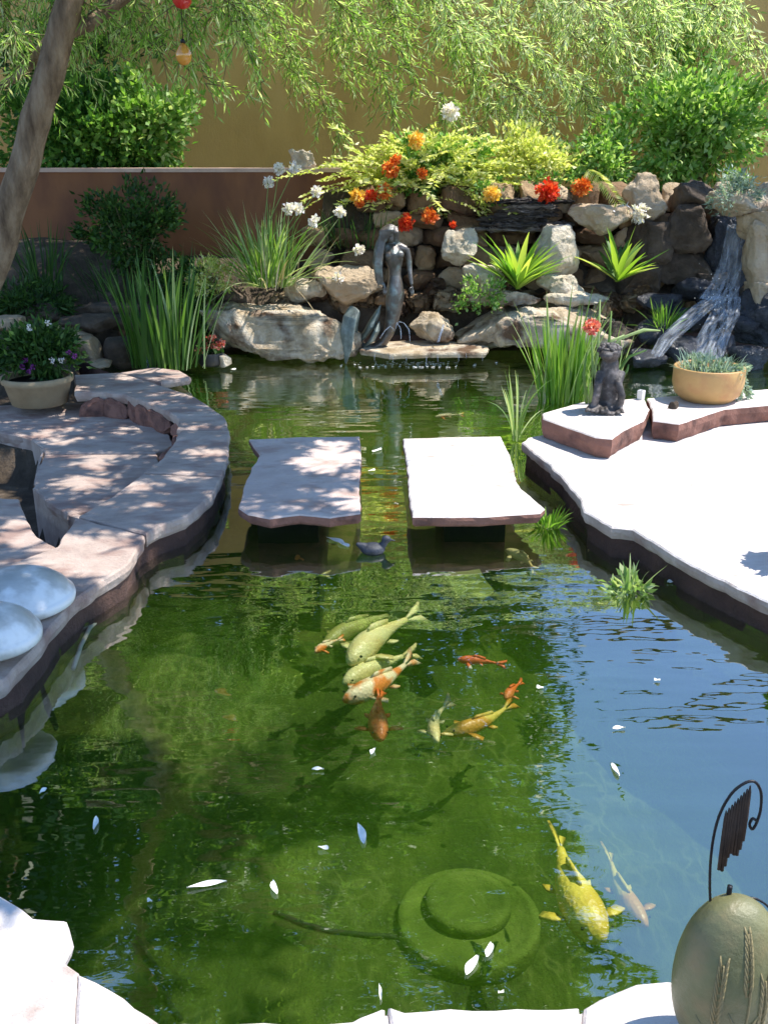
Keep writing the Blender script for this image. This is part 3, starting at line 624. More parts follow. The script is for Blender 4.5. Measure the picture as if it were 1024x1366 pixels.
rock('boulder', 800, 292, 9.4, 86, 44, .35, M['rockwall'], 'rust brown boulder above the dark rosette plant', 'boulder', seed=39)
rock('boulder', 990, 270, 9.0, 90, 36, .5, M['rock'], 'ochre capstone over the waterfall', 'boulder', seed=41)
rock('boulder', 1012, 335, 8.95, 52, 110, .45, M['rockwall'], 'upright tan boulder right of the waterfall', 'boulder', seed=43, box=.5)
rock('boulder', 1010, 415, 8.8, 70, 90, .5, M['rockwet'], 'dark wet boulder at the right foot of the waterfall', 'boulder', seed=44)
for k, (x, y, ww, hh, lb) in enumerate([(862, 320, 62, 58, 'upper left'), (912, 300, 64, 66, 'upper right'), (905, 352, 78, 54, 'middle'), (848, 368, 56, 46, 'lower left'), (938, 378, 50, 40, 'lower right'), (928, 262, 60, 44, 'topmost')]):
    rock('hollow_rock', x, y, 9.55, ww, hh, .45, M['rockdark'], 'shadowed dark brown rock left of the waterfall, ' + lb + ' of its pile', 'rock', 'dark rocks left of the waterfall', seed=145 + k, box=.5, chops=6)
rock('boulder', 1016, 300, 8.9, 56, 40, .4, M['rockwall'], 'tan block under the capstone at the right frame edge', 'boulder', seed=160, box=.42, chops=5)
rock('boulder', 1020, 395, 8.85, 48, 44, .4, M['rockwall'], 'tan block low at the right frame edge', 'boulder', seed=161, box=.42, chops=5)
rock('boulder', 975, 340, 9.55, 90, 120, .5, M['rockwet'], 'black wet rock face behind the waterfall', 'boulder', seed=46)
rock('boulder', 815, 452, 8.75, 66, 60, .5, M['rockdark'], 'grey rounded boulder behind the dark statue', 'boulder', seed=47)
rd = random.Random(5); wl = ['just below the falling water', 'at the left edge of the cascade', 'in the middle of the cascade', 'by the green tuft in the cascade', 'at the foot of the cascade', 'behind the ochre pot', 'right of the ochre pot', 'highest in the cascade', 'lowest at the left of the cascade', 'at the right edge of the cascade']
for k, (x, y, Y, ww, hh) in enumerate([(955, 400, 9.1, 60, 38), (880, 405, 9.2, 70, 34), (918, 425, 9.0, 62, 34), (868, 440, 8.8, 54, 36), (905, 465, 8.5, 70, 30), (950, 460, 8.6, 64, 36), (1000, 475, 8.4, 70, 36), (925, 385, 9.3, 60, 34), (862, 476, 8.4, 60, 26), (985, 430, 8.8, 60, 34)]):
    rock('cascade_rock', x, y, Y, ww, hh, .4, M['rockwet'], 'wet blue black rock ' + wl[k], 'rock', 'wet rocks of the cascade', seed=60 + k, sub=3)
# flat spill stone in front of the mermaid
slab('spill_stone', [(480, 466), (495, 456), (560, 454), (620, 456), (652, 462), (648, 470), (580, 470), (520, 472)], .125, .05, M['rock'], 'thin flat spill stone with water dripping off its edge', 'stone', seed=19, jit=.02)
# shaded rocks of the left bed
lab = ['behind the tan planter', 'flat, right of the purple flowers', 'reddish, beside the little left spout', 'under the left spout', 'pale topped, at the frame edge', 'flat shelf above the left spout', 'small, beneath the flat shelf', 'rounded, behind the tall dark reeds', 'mossy, in the deep shade', 'squat, beside the white pebbles', 'thin ledge, above the reddish rock', 'in the shade under the tree trunk']
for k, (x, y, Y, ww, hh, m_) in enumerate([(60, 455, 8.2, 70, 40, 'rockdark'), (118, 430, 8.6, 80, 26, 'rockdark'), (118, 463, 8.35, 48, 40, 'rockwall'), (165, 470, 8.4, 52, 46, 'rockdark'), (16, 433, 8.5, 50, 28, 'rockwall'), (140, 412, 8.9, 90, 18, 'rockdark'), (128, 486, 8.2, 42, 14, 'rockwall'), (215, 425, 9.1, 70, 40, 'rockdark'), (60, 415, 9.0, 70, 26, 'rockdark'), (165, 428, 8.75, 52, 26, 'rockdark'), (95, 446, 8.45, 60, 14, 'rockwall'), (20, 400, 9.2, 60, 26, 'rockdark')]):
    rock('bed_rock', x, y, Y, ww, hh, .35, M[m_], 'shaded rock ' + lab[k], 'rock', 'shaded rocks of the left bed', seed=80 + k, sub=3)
slab('flagstone', [(160, 497), (205, 490), (240, 494), (255, 503), (215, 509)], .09, .06, M['flag'], 'small pale flagstone below the little left spout', 'flagstone', seed=22, zpx=.09)

# ------------------------------------------------------------------ falling water
def streams(name, strands, label, cat, r0=.008, origin=None):
    mb = MB()
    for pts in strands:
        P = [Vector(p) for p in pts]; Q = []
        for i in range(len(P) - 1):
            for t in range(4): Q.append(P[i].lerp(P[i + 1], t / 4))
        Q.append(P[-1]); s = rd.uniform(0, 50)
        Q = [q + Vector((noise.noise(Vector((q.z * 9 + s, 0, 0))), 0, noise.noise(Vector((q.z * 9 + s, 7, 0))))) * .012 for q in Q]
        mb.tube(Q, [r0 * rd.uniform(.4, 1.3) for _ in Q], 5)
    return tag(mb.build(name, M['fall'], None), label, cat)
def fallsheetmat():
    m, N, L = newmat('waterfall_sheet')
    uv = N.new('ShaderNodeTexCoord'); mp = N.new('ShaderNodeMapping'); mp.inputs['Scale'].default_value = (9, 1.3, 1); L.new(uv.outputs['UV'], mp.inputs[0])
    n = N.new('ShaderNodeTexNoise'); n.inputs['Scale'].default_value = 1; n.inputs['Detail'].default_value = 4; n.inputs['Roughness'].default_value = .5; n.inputs['Distortion'].default_value = .5; L.new(mp.outputs[0], n.inputs[0])
    mr = N.new('ShaderNodeMapRange'); mr.inputs[1].default_value = .30; mr.inputs[2].default_value = .85; mr.inputs[4].default_value = .5; L.new(n.outputs[0], mr.inputs[0])
    b = N.new('ShaderNodeBsdfPrincipled'); b.inputs['Base Color'].default_value = (.66, .71, .78, 1); b.inputs['Roughness'].default_value = .4
    bp = N.new('ShaderNodeBump'); bp.inputs['Distance'].default_value = .003; L.new(n.outputs[0], bp.inputs['Height']); L.new(bp.outputs[0], b.inputs['Normal'])
    t = N.new('ShaderNodeBsdfTransparent'); mx = N.new('ShaderNodeMixShader'); L.new(mr.outputs[0], mx.inputs[0]); L.new(t.outputs[0], mx.inputs[1]); L.new(b.outputs[0], mx.inputs[2])
    o = N.new('ShaderNodeOutputMaterial'); L.new(mx.outputs[0], o.inputs[0]); return m
M['sheet'] = fallsheetmat()
wf = root('waterfall', at(960, 400, 8.9), 'narrow waterfall breaking over dark rocks at the right', 'waterfall')
def fall(pts, wid, seed, name):
    n, m_ = 40, 14; vs = []; uv = []
    for i in range(n + 1):
        u = i / n * (len(pts) - 1); k = min(int(u), len(pts) - 2); f = u - k
        c = Vector(pts[k]).lerp(Vector(pts[k + 1]), f); w_ = (wid[k] * (1 - f) + wid[k + 1] * f)
        for j in range(m_ + 1):
            q = j / m_ - .5; nn = noise.noise(Vector((q * 4 + seed, c.z * 7, seed)))
            vs.append(c + Vector((q * w_ + nn * .02, -.03 * math.cos(q * 3) + nn * .05, noise.noise(Vector((q * 5, c.z * 5, seed + 4))) * .02))); uv.append((q * w_ * 4, i / n * 4 + seed))
    fs = [(i * (m_ + 1) + j, i * (m_ + 1) + j + 1, (i + 1) * (m_ + 1) + j + 1, (i + 1) * (m_ + 1) + j) for i in range(n) for j in range(m_)]
    off = wf.matrix_world.translation; me = bpy.data.meshes.new(name); me.from_pydata([tuple(v - off) for v in vs], [], fs); me.shade_smooth()
    ul = me.uv_layers.new(name='flow')
    for l in me.loops: ul.data[l.index].uv = uv[l.vertex_index]
    link(name, me, M['sheet'], wf)
fall([at(980, 300, 9.22), at(979, 316, 9.12), at(974, 350, 9.02), at(966, 380, 8.92), at(958, 398, 8.82)], [.15, .17, .2, .26, .34], 1, 'upper_fall')
fall([at(958, 394, 8.80), at(938, 408, 8.68), at(915, 428, 8.55), at(890, 452, 8.42), at(874, 476, 8.3)], [.2, .2, .18, .16, .12], 7, 'cascade')
fall([at(972, 396, 8.80), at(966, 420, 8.62), at(952, 445, 8.5), at(940, 476, 8.34)], [.2, .26, .28, .3], 13, 'cascade')
sp_ = MB()
for k in range(26):
    p = at(rd.gauss(950, 14), rd.gauss(402, 16), 8.66 + rd.uniform(-.15, .1)); sp_.ell(p, (rd.uniform(.002, .004),) * 3, n=5, m=4)
o_ = sp_.build('spray', M['white'], wf); o_['kind'] = 'stuff'
streams('water_spout', [[at(181 + k * 1.1, 449, 8.35), at(188 + k, 462, 8.28), at(194 + k * .8, 477, 8.22), at(197 + k * .8, 492, 8.18)] for k in range(6)], 'thin water spout in the shade beside the dark reeds', 'water spout', .005)
streams('water_jet', [[at(527, 437, 8.62), at(533, 428, 8.6), at(539, 430, 8.58), at(544, 440, 8.57), at(547, 455, 8.56)], [at(526, 440, 8.62), at(520, 434, 8.6), at(513, 440, 8.58), at(507, 452, 8.56)], [at(527, 439, 8.62), at(529, 430, 8.6), at(533, 437, 8.58), at(535, 452, 8.56)]], 'small fountain jets at the foot of the mermaid', 'water jet', .0045)
streams('water_spout', [[at(590 + k, 433, 8.75), at(588 + k, 441, 8.66), at(584 + k * .7, 456, 8.62)] for k in range(3)], 'thin water spout from the small ochre stone', 'water spout', .004)
wc = root('water_curtain', at(565, 486, 8.34), 'drips falling from the flat spill stone into the pond', 'water drips')
for x in (500, 521, 523, 541, 569, 583, 612, 621, 642):
    mb = MB(); y0 = 469 + rd.uniform(-1, 7); x2 = x + rd.uniform(-1.5, 1.5)
    mb.tube([at(x, y0, 8.31), at(x2, y0 + rd.uniform(3, 5), 8.30), at(x2, y0 + rd.uniform(7, 12), 8.30)], [.001, rd.uniform(.002, .004), .0015], 6); mb.build('drip', M['fall'], wc)
sf = MB()
for k in range(110):
    p = on(rd.gauss(548, 42), rd.uniform(482, 490), .006); sf.ell(p, (rd.uniform(.004, .016), rd.uniform(.004, .012), rd.uniform(.001, .003)), n=7, m=5)
tag(sf.build('splash_foam', M['white'], None), 'white splash of bubbles on the water below the spill stone', 'splash', kind='stuff')

# ------------------------------------------------------------------ mermaid statue
def mp(x, y, dy=0.0): return at(x, y, 8.72 + dy)
K = ppm(520, 380, 8.72)
mer = root('mermaid_statue', mp(515, 464), 'weathered bronze mermaid statue with long hair standing on the spill stone', 'statue')
mb = MB()
mb.tube([mp(524, 336), mp(524, 327), mp(522, 318)], [6 * K, 4.6 * K, 4.8 * K], 10)                                     # neck
mb.ell(mp(521, 312, -.01), (7.6 * K, 9 * K, 10.6 * K)); mb.ell(mp(521, 318, -.035), (5 * K, 5 * K, 5.5 * K))            # skull, jaw
mb.ell(mp(520.6, 314, -.078), (1.3 * K, 1.6 * K, 2.2 * K), n=8, m=6)                                                    # nose
mb.tube([mp(508, 334), mp(516, 331), mp(525, 330.5), mp(534, 330.5), mp(542, 333)], [5 * K, 7 * K, 7.5 * K, 7 * K, 5 * K], 10)
mb.tube([mp(525, 328), mp(525, 337, -.005), mp(526, 346), mp(526.5, 357), mp(527, 367), mp(527, 378), mp(527, 389), mp(526, 402), mp(524.5, 416), mp(522, 430), mp(518, 444), mp(511, 456), mp(500, 463), mp(489, 464), mp(479, 458, .02), mp(474, 448, .04)],
        [k * K for k in (9, 17, 16.5, 12.5, 11, 14.2, 17, 16.5, 14.2, 12, 10.4, 9.2, 8.4, 7, 5.4, 4.4)], 16, (1, .72))
mb.ell(mp(519, 341, -.075), (6 * K, 5.6 * K, 5.6 * K)); mb.ell(mp(533, 340, -.08), (6 * K, 5.6 * K, 5.6 * K))               # bust
mb.tube([mp(541.5, 332), mp(545, 345), mp(546, 358), mp(547.5, 370, -.03), mp(549, 380, -.05)], [4.8 * K, 4.2 * K, 3.6 * K, 3 * K, 2.3 * K], 10)
mb.tube([mp(508, 333), mp(504, 346), mp(503, 359), mp(506, 371, -.04), mp(512, 381, -.08)], [4.8 * K, 4.2 * K, 3.6 * K, 3 * K, 2.3 * K], 10)
for hx, hy, hd, sg in ((549.3, 382, -.055, 1), (513, 382, -.085, -1)):                                                   # hands
    mb.ell(mp(hx, hy + 3, hd), (2.2 * K, 1.5 * K, 4 * K), n=8, m=6)
    for q, (fx, fl) in enumerate(((-1.9, 6.2), (-.6, 7.4), (.7, 7.1), (1.9, 5.6))):
        mb.tube([mp(hx + fx, hy + 5, hd), mp(hx + fx * 1.15 + .5, hy + 5 + fl * .6, hd - .006), mp(hx + fx * 1.1 + .4, hy + 5 + fl, hd + .004)], [.95 * K, .85 * K, .6 * K], 6)
    mb.tube([mp(hx - 1.8 * sg, hy + 1, hd - .01), mp(hx - 3.6 * sg, hy + 4.5, hd - .02), mp(hx - 3.4 * sg, hy + 7.5, hd - .02)], [1 * K, .9 * K, .6 * K], 6)
body = mb.build('body', M['bronze'], mer); fuse(body, .0055, 3)
mb = MB()                                                                                                                # fluke: two curved lobes
for pts, rad in (([(478, 457, .02), (487, 446, .0), (496, 432, -.02), (504, 416, -.03), (508, 406, -.03)], (5, 13, 17, 10, 1.2)), ([(486, 462, -.04), (497, 452, -.08), (503, 440, -.1), (506, 428, -.1)], (4, 11, 11, 1.5)),
                 ([(476, 452, .03), (474, 435, -.06), (477, 418, -.1), (473, 412, -.13), (467, 424, -.16), (463, 445, -.18), (463, 466, -.19), (461, 486, -.18)], (5, 9, 9, 10, 12, 12, 8, 1.5))):
    mb.tube([mp(*p) for p in pts], [r * K for r in rad], 12, (1, .35))
fl = mb.build('tail_fin', M['verdigris'], mer); fuse(fl, .006, 2)
mb = MB()                                                                                                                # hair falling over one shoulder
for k in range(16):
    a = k / 15; x0 = 513 + a * 15
    mb.tube([mp(x0, 303.5 - 3 * math.sin(math.pi * a), -.03), mp(x0 - 5 + a * 7, 308 - 2 * a, -.085 + .04 * abs(a - .5)), mp(507 + a * 7 + (13 * a if a > .75 else 0), 322, -.065), mp(503 + a * 8, 338, -.085), mp(501 + a * 9, 356, -.09), mp(503 + a * 8 + rd.uniform(-2, 2), 376 + rd.uniform(-6, 6), -.07)] if a < .76 else
            [mp(x0, 303, -.03), mp(x0 + 1.5, 310, -.06), mp(x0 + 2, 318, -.03), mp(x0 + 2, 328, .02)], [2.5 * K, 2.6 * K, 2.8 * K, 2.8 * K, 2.5 * K, 1 * K][:6 if a < .76 else 4], 7)
mb.ell(mp(521, 307, .015), (9 * K, 9 * K, 8 * K)); 
mb.tube([mp(512, 312, .03), mp(507, 330, .04), mp(504, 352, .04), mp(505, 378, .03)], [6 * K, 8 * K, 8 * K, 3 * K], 10)
hr = mb.build('hair', M['bronze'], mer); fuse(hr, .0055, 1)

# dark seated figure with splayed toes on the ledge
def sp(x, y, dy=0.0): return at(x, y, YS + dy)
YS = on(808, 548, .27).y + .02; K2 = ppm(805, 500, YS)
st = root('creature_statue', sp(806, 546), 'dark cast stone seated creature statue with splayed toes on the ledge', 'statue')
mb = MB()
mb.tube([sp(809, 542), sp(811, 525), sp(812, 508), sp(812, 495), sp(813, 484), sp(814, 476)], [k * K2 for k in (17, 17.5, 16.5, 15, 13.5, 11)], 16, (1, .85))
mb.ell(sp(813, 470, -.03), (15 * K2, 15 * K2, 12 * K2)); mb.ell(sp(808, 474, -.10), (9 * K2, 9 * K2, 6 * K2))
mb.ell(sp(805, 470, -.09), (4 * K2, 4 * K2, 3 * K2)); mb.ell(sp(819, 470, -.09), (4 * K2, 4 * K2, 3 * K2))
for x0, x1, dy in ((798, 792, -.02), (825, 826, -.02)):
    mb.tube([sp(x0 + 3, 497, dy), sp(x0 - 1, 512, dy - .06), sp(x1 + 3, 528, dy - .08), sp(x1, 541, dy - .06)], [6.5 * K2, 5.5 * K2, 5 * K2, 5 * K2], 10)
for bx_, by_, sgn in ((797, 538, -1), (815, 541, 1)):
    for q in range(5):
        t_ = (q - 2) / 2
        L = (19, 24, 26, 22, 16)[q]
        mb.tube([sp(bx_ + t_ * 6, by_, -.03), sp(bx_ + t_ * 11 + sgn, by_ + 1 + L * .25, -.09), sp(bx_ + t_ * 14 + sgn * 2, by_ + 5 + L * .28, -.15)], [3.6 * K2, 3.3 * K2, 2.2 * K2], 8)
bd = mb.build('body', M['darkstone'], st); fuse(bd, .007, 2)
mb = MB()
for k in range(70):
    a = rd.uniform(0, 6.28); b_ = rd.uniform(.1, 1.4)
    mb.ell(sp(813 + 15.5 * math.cos(a) * math.cos(b_), 469 - 10 * math.sin(b_), -.03 + 14 * K2 * math.sin(a) * math.cos(b_)), (3 * K2, 3 * K2, 2.6 * K2), n=7, m=5)
mb.build('crest', M['darkstone'], st)
# small things on the ledge
mb = MB(); c = on(854, 533, .27); mb.lathe([(.02, 0), (.024, .004), (.026, .055), (.024, .06), (.02, .06), (.018, .02)], c, 4); tag(mb.build('candle_cup', M['white'], None, False), 'small square white cup on the ledge beside the statue', 'cup')
rock('pebble', 899, 541, on(899, 545, .265).y, 16, 13, .05, M['rockdark'], 'small grey pebble in front of the ochre pot', 'pebble', seed=91, sub=3)
rock('pebble', 809, 590, on(809, 594, Z0).y, 13, 13, .05, M['rockdark'], 'small dark pebble fallen at the foot of the ledge', 'pebble', seed=92, sub=3)

# ------------------------------------------------------------------ pots
def pot(px, pyb, z, wpx, hpx, prof, mat, name, label):
    c = on(px, pyb, z); k = ppm(px, pyb, c.y); r = wpx * k / 2; h = hpx * k
    o = root(name, c, label, 'plant pot')
    mb = MB(); mb.lathe([(a * r, b * h) for a, b in prof], c, 40); mb.build('bowl', mat, o)
    mb = MB(); mb.lathe([(.02, .76 * h), (.86 * r, .80 * h)], c, 24); mb.build('potting_soil', M['soil'], o)
    return o, c, r, h
BOWL = [(.5, 0), (.72, .03), (.92, .22), (1, .5), (1, .8), (1.0, .97), (.985, 1), (.93, 1), (.91, .96), (.9, .76), (.5, .72)]
o, c, r, h = pot(941, 533, .265, 92, 45, BOWL, M['terra'], 'round_pot', 'round ochre glazed pot with grey green plants on the ledge')
mb = clump(None, c + Vector((0, 0, h * .85)), 150, .06, .15, .008, r * .85, .5, .8, 3); pl = mb.build('succulent_plant', M['greyleaf'], None); tag(pl, 'low grey green plant filling the round ochre pot', 'plant')
q, out = shrubpts(c + Vector((.0, 0, h * .98)), (r * .95, r * .8, .05), 800, 18, 4); leafmesh('leaves', q, out, unit(800), .032, .016, M['greyleaf'], pl)
q, out = shrubpts(c + Vector((r * .98, 0, h * .5)), (.06, .1, h * .55), 260, 8, 5); leafmesh('trailing_leaves', q, out, unit(260), .035, .018, M['greyleaf'], pl)
TPOT = [(.72, 0), (.78, .04), (.93, .75), (1.0, .8), (1.0, 1), (.9, 1), (.88, .76), (.4, .7)]
o, c, r, h = pot(54, 538, .04, 92, 38, TPOT, M['tanpot'], 'tan_planter', 'tan tapered planter of purple flowers in the left shade')
pl = root('petunia_plant', c + Vector((0, 0, h * .8)), 'shaded leafy plant with purple and white flowers in the tan planter', 'flowers')
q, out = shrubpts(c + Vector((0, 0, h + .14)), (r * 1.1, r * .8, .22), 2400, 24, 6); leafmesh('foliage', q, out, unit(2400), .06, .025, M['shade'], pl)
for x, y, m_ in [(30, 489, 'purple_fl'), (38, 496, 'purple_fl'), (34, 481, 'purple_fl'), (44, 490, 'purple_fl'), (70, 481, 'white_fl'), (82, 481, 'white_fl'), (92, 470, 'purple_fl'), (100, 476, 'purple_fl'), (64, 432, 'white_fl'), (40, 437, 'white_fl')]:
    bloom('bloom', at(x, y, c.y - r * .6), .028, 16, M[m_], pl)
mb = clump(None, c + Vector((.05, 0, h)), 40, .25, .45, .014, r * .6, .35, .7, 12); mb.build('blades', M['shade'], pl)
o, c, r, h = pot(1092, 748, Z0, 76, 112, TPOT, M['terra'], 'shadow_planter', 'added ochre planter out of view beyond the right frame edge, shading the deck')  # unseen planter and plant, added to cast the shadow on the deck
pl = root('shadow_planter_shrub', c + Vector((0, 0, h)), 'leafy plant in the added ochre planter out of view beyond the right frame edge', 'plant')
q, out = shrubpts(c + Vector((0, 0, h + .06)), (r * .9, r * .9, .1), 900, 14, 19); leafmesh('foliage', q, out, unit(900), .06, .03, M['broad'], pl)
# salmon flowers in a dark pot at the water edge, white ball beside it
cb = on(281, 489, 0.02); o, c, r, h = pot(281, 488, .03, 34, 18, BOWL, M['blackpot'], 'dark_pot', 'small black pot of salmon red flowers at the water edge')
pl = root('begonia_plant', c + Vector((0, 0, h)), 'salmon red flowering plant in the small black pot', 'flowers')
q, out = shrubpts(c + Vector((0, 0, h + .03)), (.13, .1, .07), 260, 10, 9); leafmesh('foliage', q, out, unit(260), .045, .03, M['shade'], pl)
for x, y in [(275, 455), (284, 452), (291, 462), (272, 463), (281, 460), (296, 458), (266, 470)]: bloom('bloom', at(x, y, c.y - .06), .045, 26, M['pink_fl'], pl)
rock('white_stone', 299, 481, c.y - .02, 22, 20, .12, M['rockpale'], 'rounded white stone beside the salmon flowers', 'stone', seed=95, sub=3, rough=.05)

# ------------------------------------------------------------------ strap-leaved plants
def strap(name, px, py, Y, n, hpx, wid, sprpx, lean, droop, mat, label, cat, seed, hmin=.55):
    k = ppm(px, py, Y); base = at(px, py, Y)
    mb = clump(None, base, n, hpx * k * hmin, hpx * k, wid, sprpx * k, lean, droop, seed)
    r = root(name, base, label, cat); mb.build('blades', mat, r); return r, base, k
r, b, k = strap('reed_clump', 222, 489, 8.2, 85, 165, .030, 46, .20, .45, M['blade'], 'tall dark green reed clump beside the left spout', 'reeds', 31, .5)
mb = clump(None, b + Vector((.1, -.05, 0)), 16, 110 * k, 165 * k, .026, 40 * k, .22, .4, 32); mb.build('sunlit_blades', M['bladep'], r)
r, b, k = strap('strap_leaf_clump', 360, 382, 9.15, 120, 118, .022, 30, .55, 1.0, M['bladep'], 'sunlit fan of strap leaves with white flower heads', 'flowers', 33, .5)
mb = clump(None, b, 60, 60 * k, 105 * k, .02, 26 * k, .45, .8, 34); mb.build('inner_blades', M['bladeb'], r)
mb = clump(None, b + Vector((0, -.05, 0)), 40, 40 * k, 85 * k, .014, 60 * k, 1.0, 1.3, 35); mb.build('dry_blades', M['dry'], r)
for x, y in [(358, 244), (372, 226), (393, 224), (422, 255), (385, 279), (398, 279), (419, 295), (453, 283), (451, 371), (478, 334)]:
    e = at(x, y, 9.05 + rd.uniform(-.1, .1)); f = b + Vector((rd.uniform(-.1, .1), rd.uniform(-.05, .05), 0)); m_ = f.lerp(e, .5) + Vector(((f.x - e.x) * .25, 0, .05))
    mb = MB(); mb.tube([f, m_, e], [.005, .004, .003], 5); mb.build('flower_stalk', M['bladep'], r)
    bloom('flower_head', e, .060, 40, M['white_fl'], r, .052, .03)
r, b, k = strap('reed_clump', 748, 541, on(740, 545, 0).y + .25, 110, 128, .022, 30, .14, .30, M['bladeb'], 'bright sunlit reed clump left of the dark statue', 'reeds', 36, .55)
mb = clump(None, b + Vector((-.05, .05, 0)), 22, 125 * k, 165 * k, .022, 40 * k, .25, .5, 37); mb.build('pale_blades', M['bladep'], r)
mb = clump(None, b + Vector((.28, .02, 0)), 36, 50 * k, 120 * k, .014, 26 * k, .22, .7, 38); mb.build('thin_blades', M['bladep'], r)
r, b, k = strap('sedge_tuft', 688, 588, on(688, 590, 0).y, 18, 120, .016, 6, .40, 2.3, M['bladep'], 'arching pale sedge tuft between the right slab and the deck', 'grass tuft', 39)
r, b, k = strap('umbrella_grass', 884, 438, 8.7, 70, 44, .012, 14, .7, 1.1, M['bladeb'], 'bright green grass tuft growing among the wet cascade rocks', 'grass tuft', 40)
r, b, k = strap('shade_grass', 60, 385, 9.3, 50, 95, .018, 26, .25, .8, M['shade'], 'narrow dark grass clump by the tree trunk foot', 'grass tuft', 41)
r, b, k = strap('shade_grass', 165, 398, 9.3, 60, 80, .014, 50, .5, 1.0, M['shade'], 'dark spreading grass behind the tall reeds', 'grass tuft', 42)
r, b, k = strap('shade_grass', 470, 330, 9.62, 60, 66, .014, 50, .5, 1.0, M['shade'], 'dark grass tuft at the rock wall behind the mermaid head', 'grass tuft', 43)
r, b, k = strap('pond_plant', 842, 788, on(842, 790, 0).y, 14, 52, .016, 12, .6, 1.0, M['bladep'], 'small pale water plant standing out of the pond by the deck', 'water plant', 44)
q, out = shrubpts(at(842, 786, b.y), (.11, .12, .035), 130, 9, 11); leafmesh('floating_leaves', q, out, unit(130), .05, .02, M['bladep'], r)
r, b, k = strap('fern_tuft', 730, 703, on(730, 706, 0).y + .02, 60, 34, .014, 16, .6, 1.2, M['bladeb'], 'small green fern under the flared slab corner', 'fern', 45)
# thin arching stems and red flower beside the dark statue
pl = root('flowering_sedge', sp(792, 540, .12), 'thin pale stems arching behind the dark statue with one red flower head', 'flowers')
mb = MB()
for pts in ([(792, 540), (790, 490), (789, 440)], [(800, 535), (803, 500), (812, 455), (815, 415)], [(806, 535), (808, 480), (826, 452), (858, 440), (880, 441)], [(806, 535), (806, 475), (815, 455), (832, 447)], [(816, 535), (822, 500), (838, 476), (862, 467)], [(816, 535), (824, 510), (836, 494), (838, 486)], [(782, 538), (778, 500), (782, 470)], [(786, 538), (792, 500), (797, 470), (800, 400)]):
    mb.tube([sp(x, y, .16) for x, y in pts], [.010] * (len(pts) - 1) + [.004], 5)
mb.build('stems', M['bladep'], pl)
bloom('flower_head', sp(789, 436, .14), .062, 60, M['pink_fl'], pl, .04, .024)

# rosette plants with broad leaves
def rosette(px, py, Y, n, lpx, wd, mats, label, seed):
    k = ppm(px, py, Y); base = at(px, py, Y); r = root('rosette_plant', base, label, 'plant'); rd_ = random.Random(seed); mbs = [MB() for _ in mats]
    for i in range(n):
        az = rd_.uniform(0, 6.28); lean = rd_.uniform(.15, 1.15)
        mbs[rd_.randrange(len(mats))].blade(base, az, lean, lpx * k * rd_.uniform(.65, 1.05), wd * rd_.uniform(.75, 1.1), rd_.uniform(.1, .7), 7, rd_.uniform(-.3, .3))
    for mb, m_, nm in zip(mbs, mats, ('leaves', 'pale_leaves')): mb.build(nm, m_, r)
    return r
rosette(690, 386, 9.0, 60, 84, .07, [M['bladeb'], M['lime']], 'bright lime rosette plant on the right long boulder', 51)
rosette(823, 376, 9.0, 28, 76, .075, [M['blade'], M['lime']], 'dark rosette plant with a few yellow leaves in front of the waterfall hollow', 52)
shrub('creeper', 640, 395, 8.95, 32, 26, .12, 500, .04, .025, M['broadb'], 'pale green creeper hanging at the left end of the right boulder', 'plant', 14, 61, False)
shrub('bright_bush', 278, 374, 9.2, 34, 26, .2, 700, .06, .02, M['yellowleaf'], 'small sunlit yellow green bush behind the tall reeds', 'shrub', 18, 62)
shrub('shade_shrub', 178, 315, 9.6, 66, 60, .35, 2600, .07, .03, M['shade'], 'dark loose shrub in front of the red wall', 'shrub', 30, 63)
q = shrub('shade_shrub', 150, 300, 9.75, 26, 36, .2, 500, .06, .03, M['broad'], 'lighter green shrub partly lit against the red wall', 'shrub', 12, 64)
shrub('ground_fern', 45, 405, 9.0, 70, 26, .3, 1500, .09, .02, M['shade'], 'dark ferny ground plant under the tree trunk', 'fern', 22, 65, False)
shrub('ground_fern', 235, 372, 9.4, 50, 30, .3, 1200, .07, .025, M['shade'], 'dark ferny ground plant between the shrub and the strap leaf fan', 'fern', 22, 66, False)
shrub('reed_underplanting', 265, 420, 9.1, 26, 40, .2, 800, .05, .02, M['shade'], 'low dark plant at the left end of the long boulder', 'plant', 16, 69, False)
# planter behind the walls
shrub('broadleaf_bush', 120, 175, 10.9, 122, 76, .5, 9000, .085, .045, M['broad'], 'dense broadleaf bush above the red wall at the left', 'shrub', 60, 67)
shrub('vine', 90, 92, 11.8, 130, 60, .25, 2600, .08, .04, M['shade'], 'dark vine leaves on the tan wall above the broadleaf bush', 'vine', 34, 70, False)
q, out = shrubpts(at(195, 165, 10.6), (.42, .3, .42), 2600, 24, 68); leafmesh('sunlit_bush', q, out, unit(2600), .08, .045, M['broadb'], None); bpy.context.object
o = bpy.data.objects['sunlit_bush']; tag(o, 'sunlit bright green bush at the right end of the broadleaf bush', 'shrub')
fb = root('yellow_flowering_bush', at(575, 262, 9.9), 'pale yellow fern leaved bush with orange flower heads on the rock wall', 'shrub')
P_, D_ = [], []
for i in range(280):
    az = rng.uniform(0, 6.28); el = rng.uniform(-.15, 1.1); L = rng.uniform(.35, .78); b0 = np.array(at(565, 238, 9.85)) + rng.normal(size=3) * np.array([.30, .12, .10])
    d0 = np.array([math.cos(az) * math.cos(el) * 1.15, math.sin(az) * math.cos(el) * .6, math.sin(el) * .85])
    for j in range(16):
        t = .3 + .7 * j / 15; p = b0 + d0 * L * t + np.array([0, 0, -.30 * L * t * t])
        for sgn in (-1, 1):
            sd = np.cross(d0, [0, 0, 1]) * sgn; P_.append(p); D_.append(d0 * .5 + sd * .9 + np.array([0, 0, -.2]) + rng.normal(size=3) * .15)
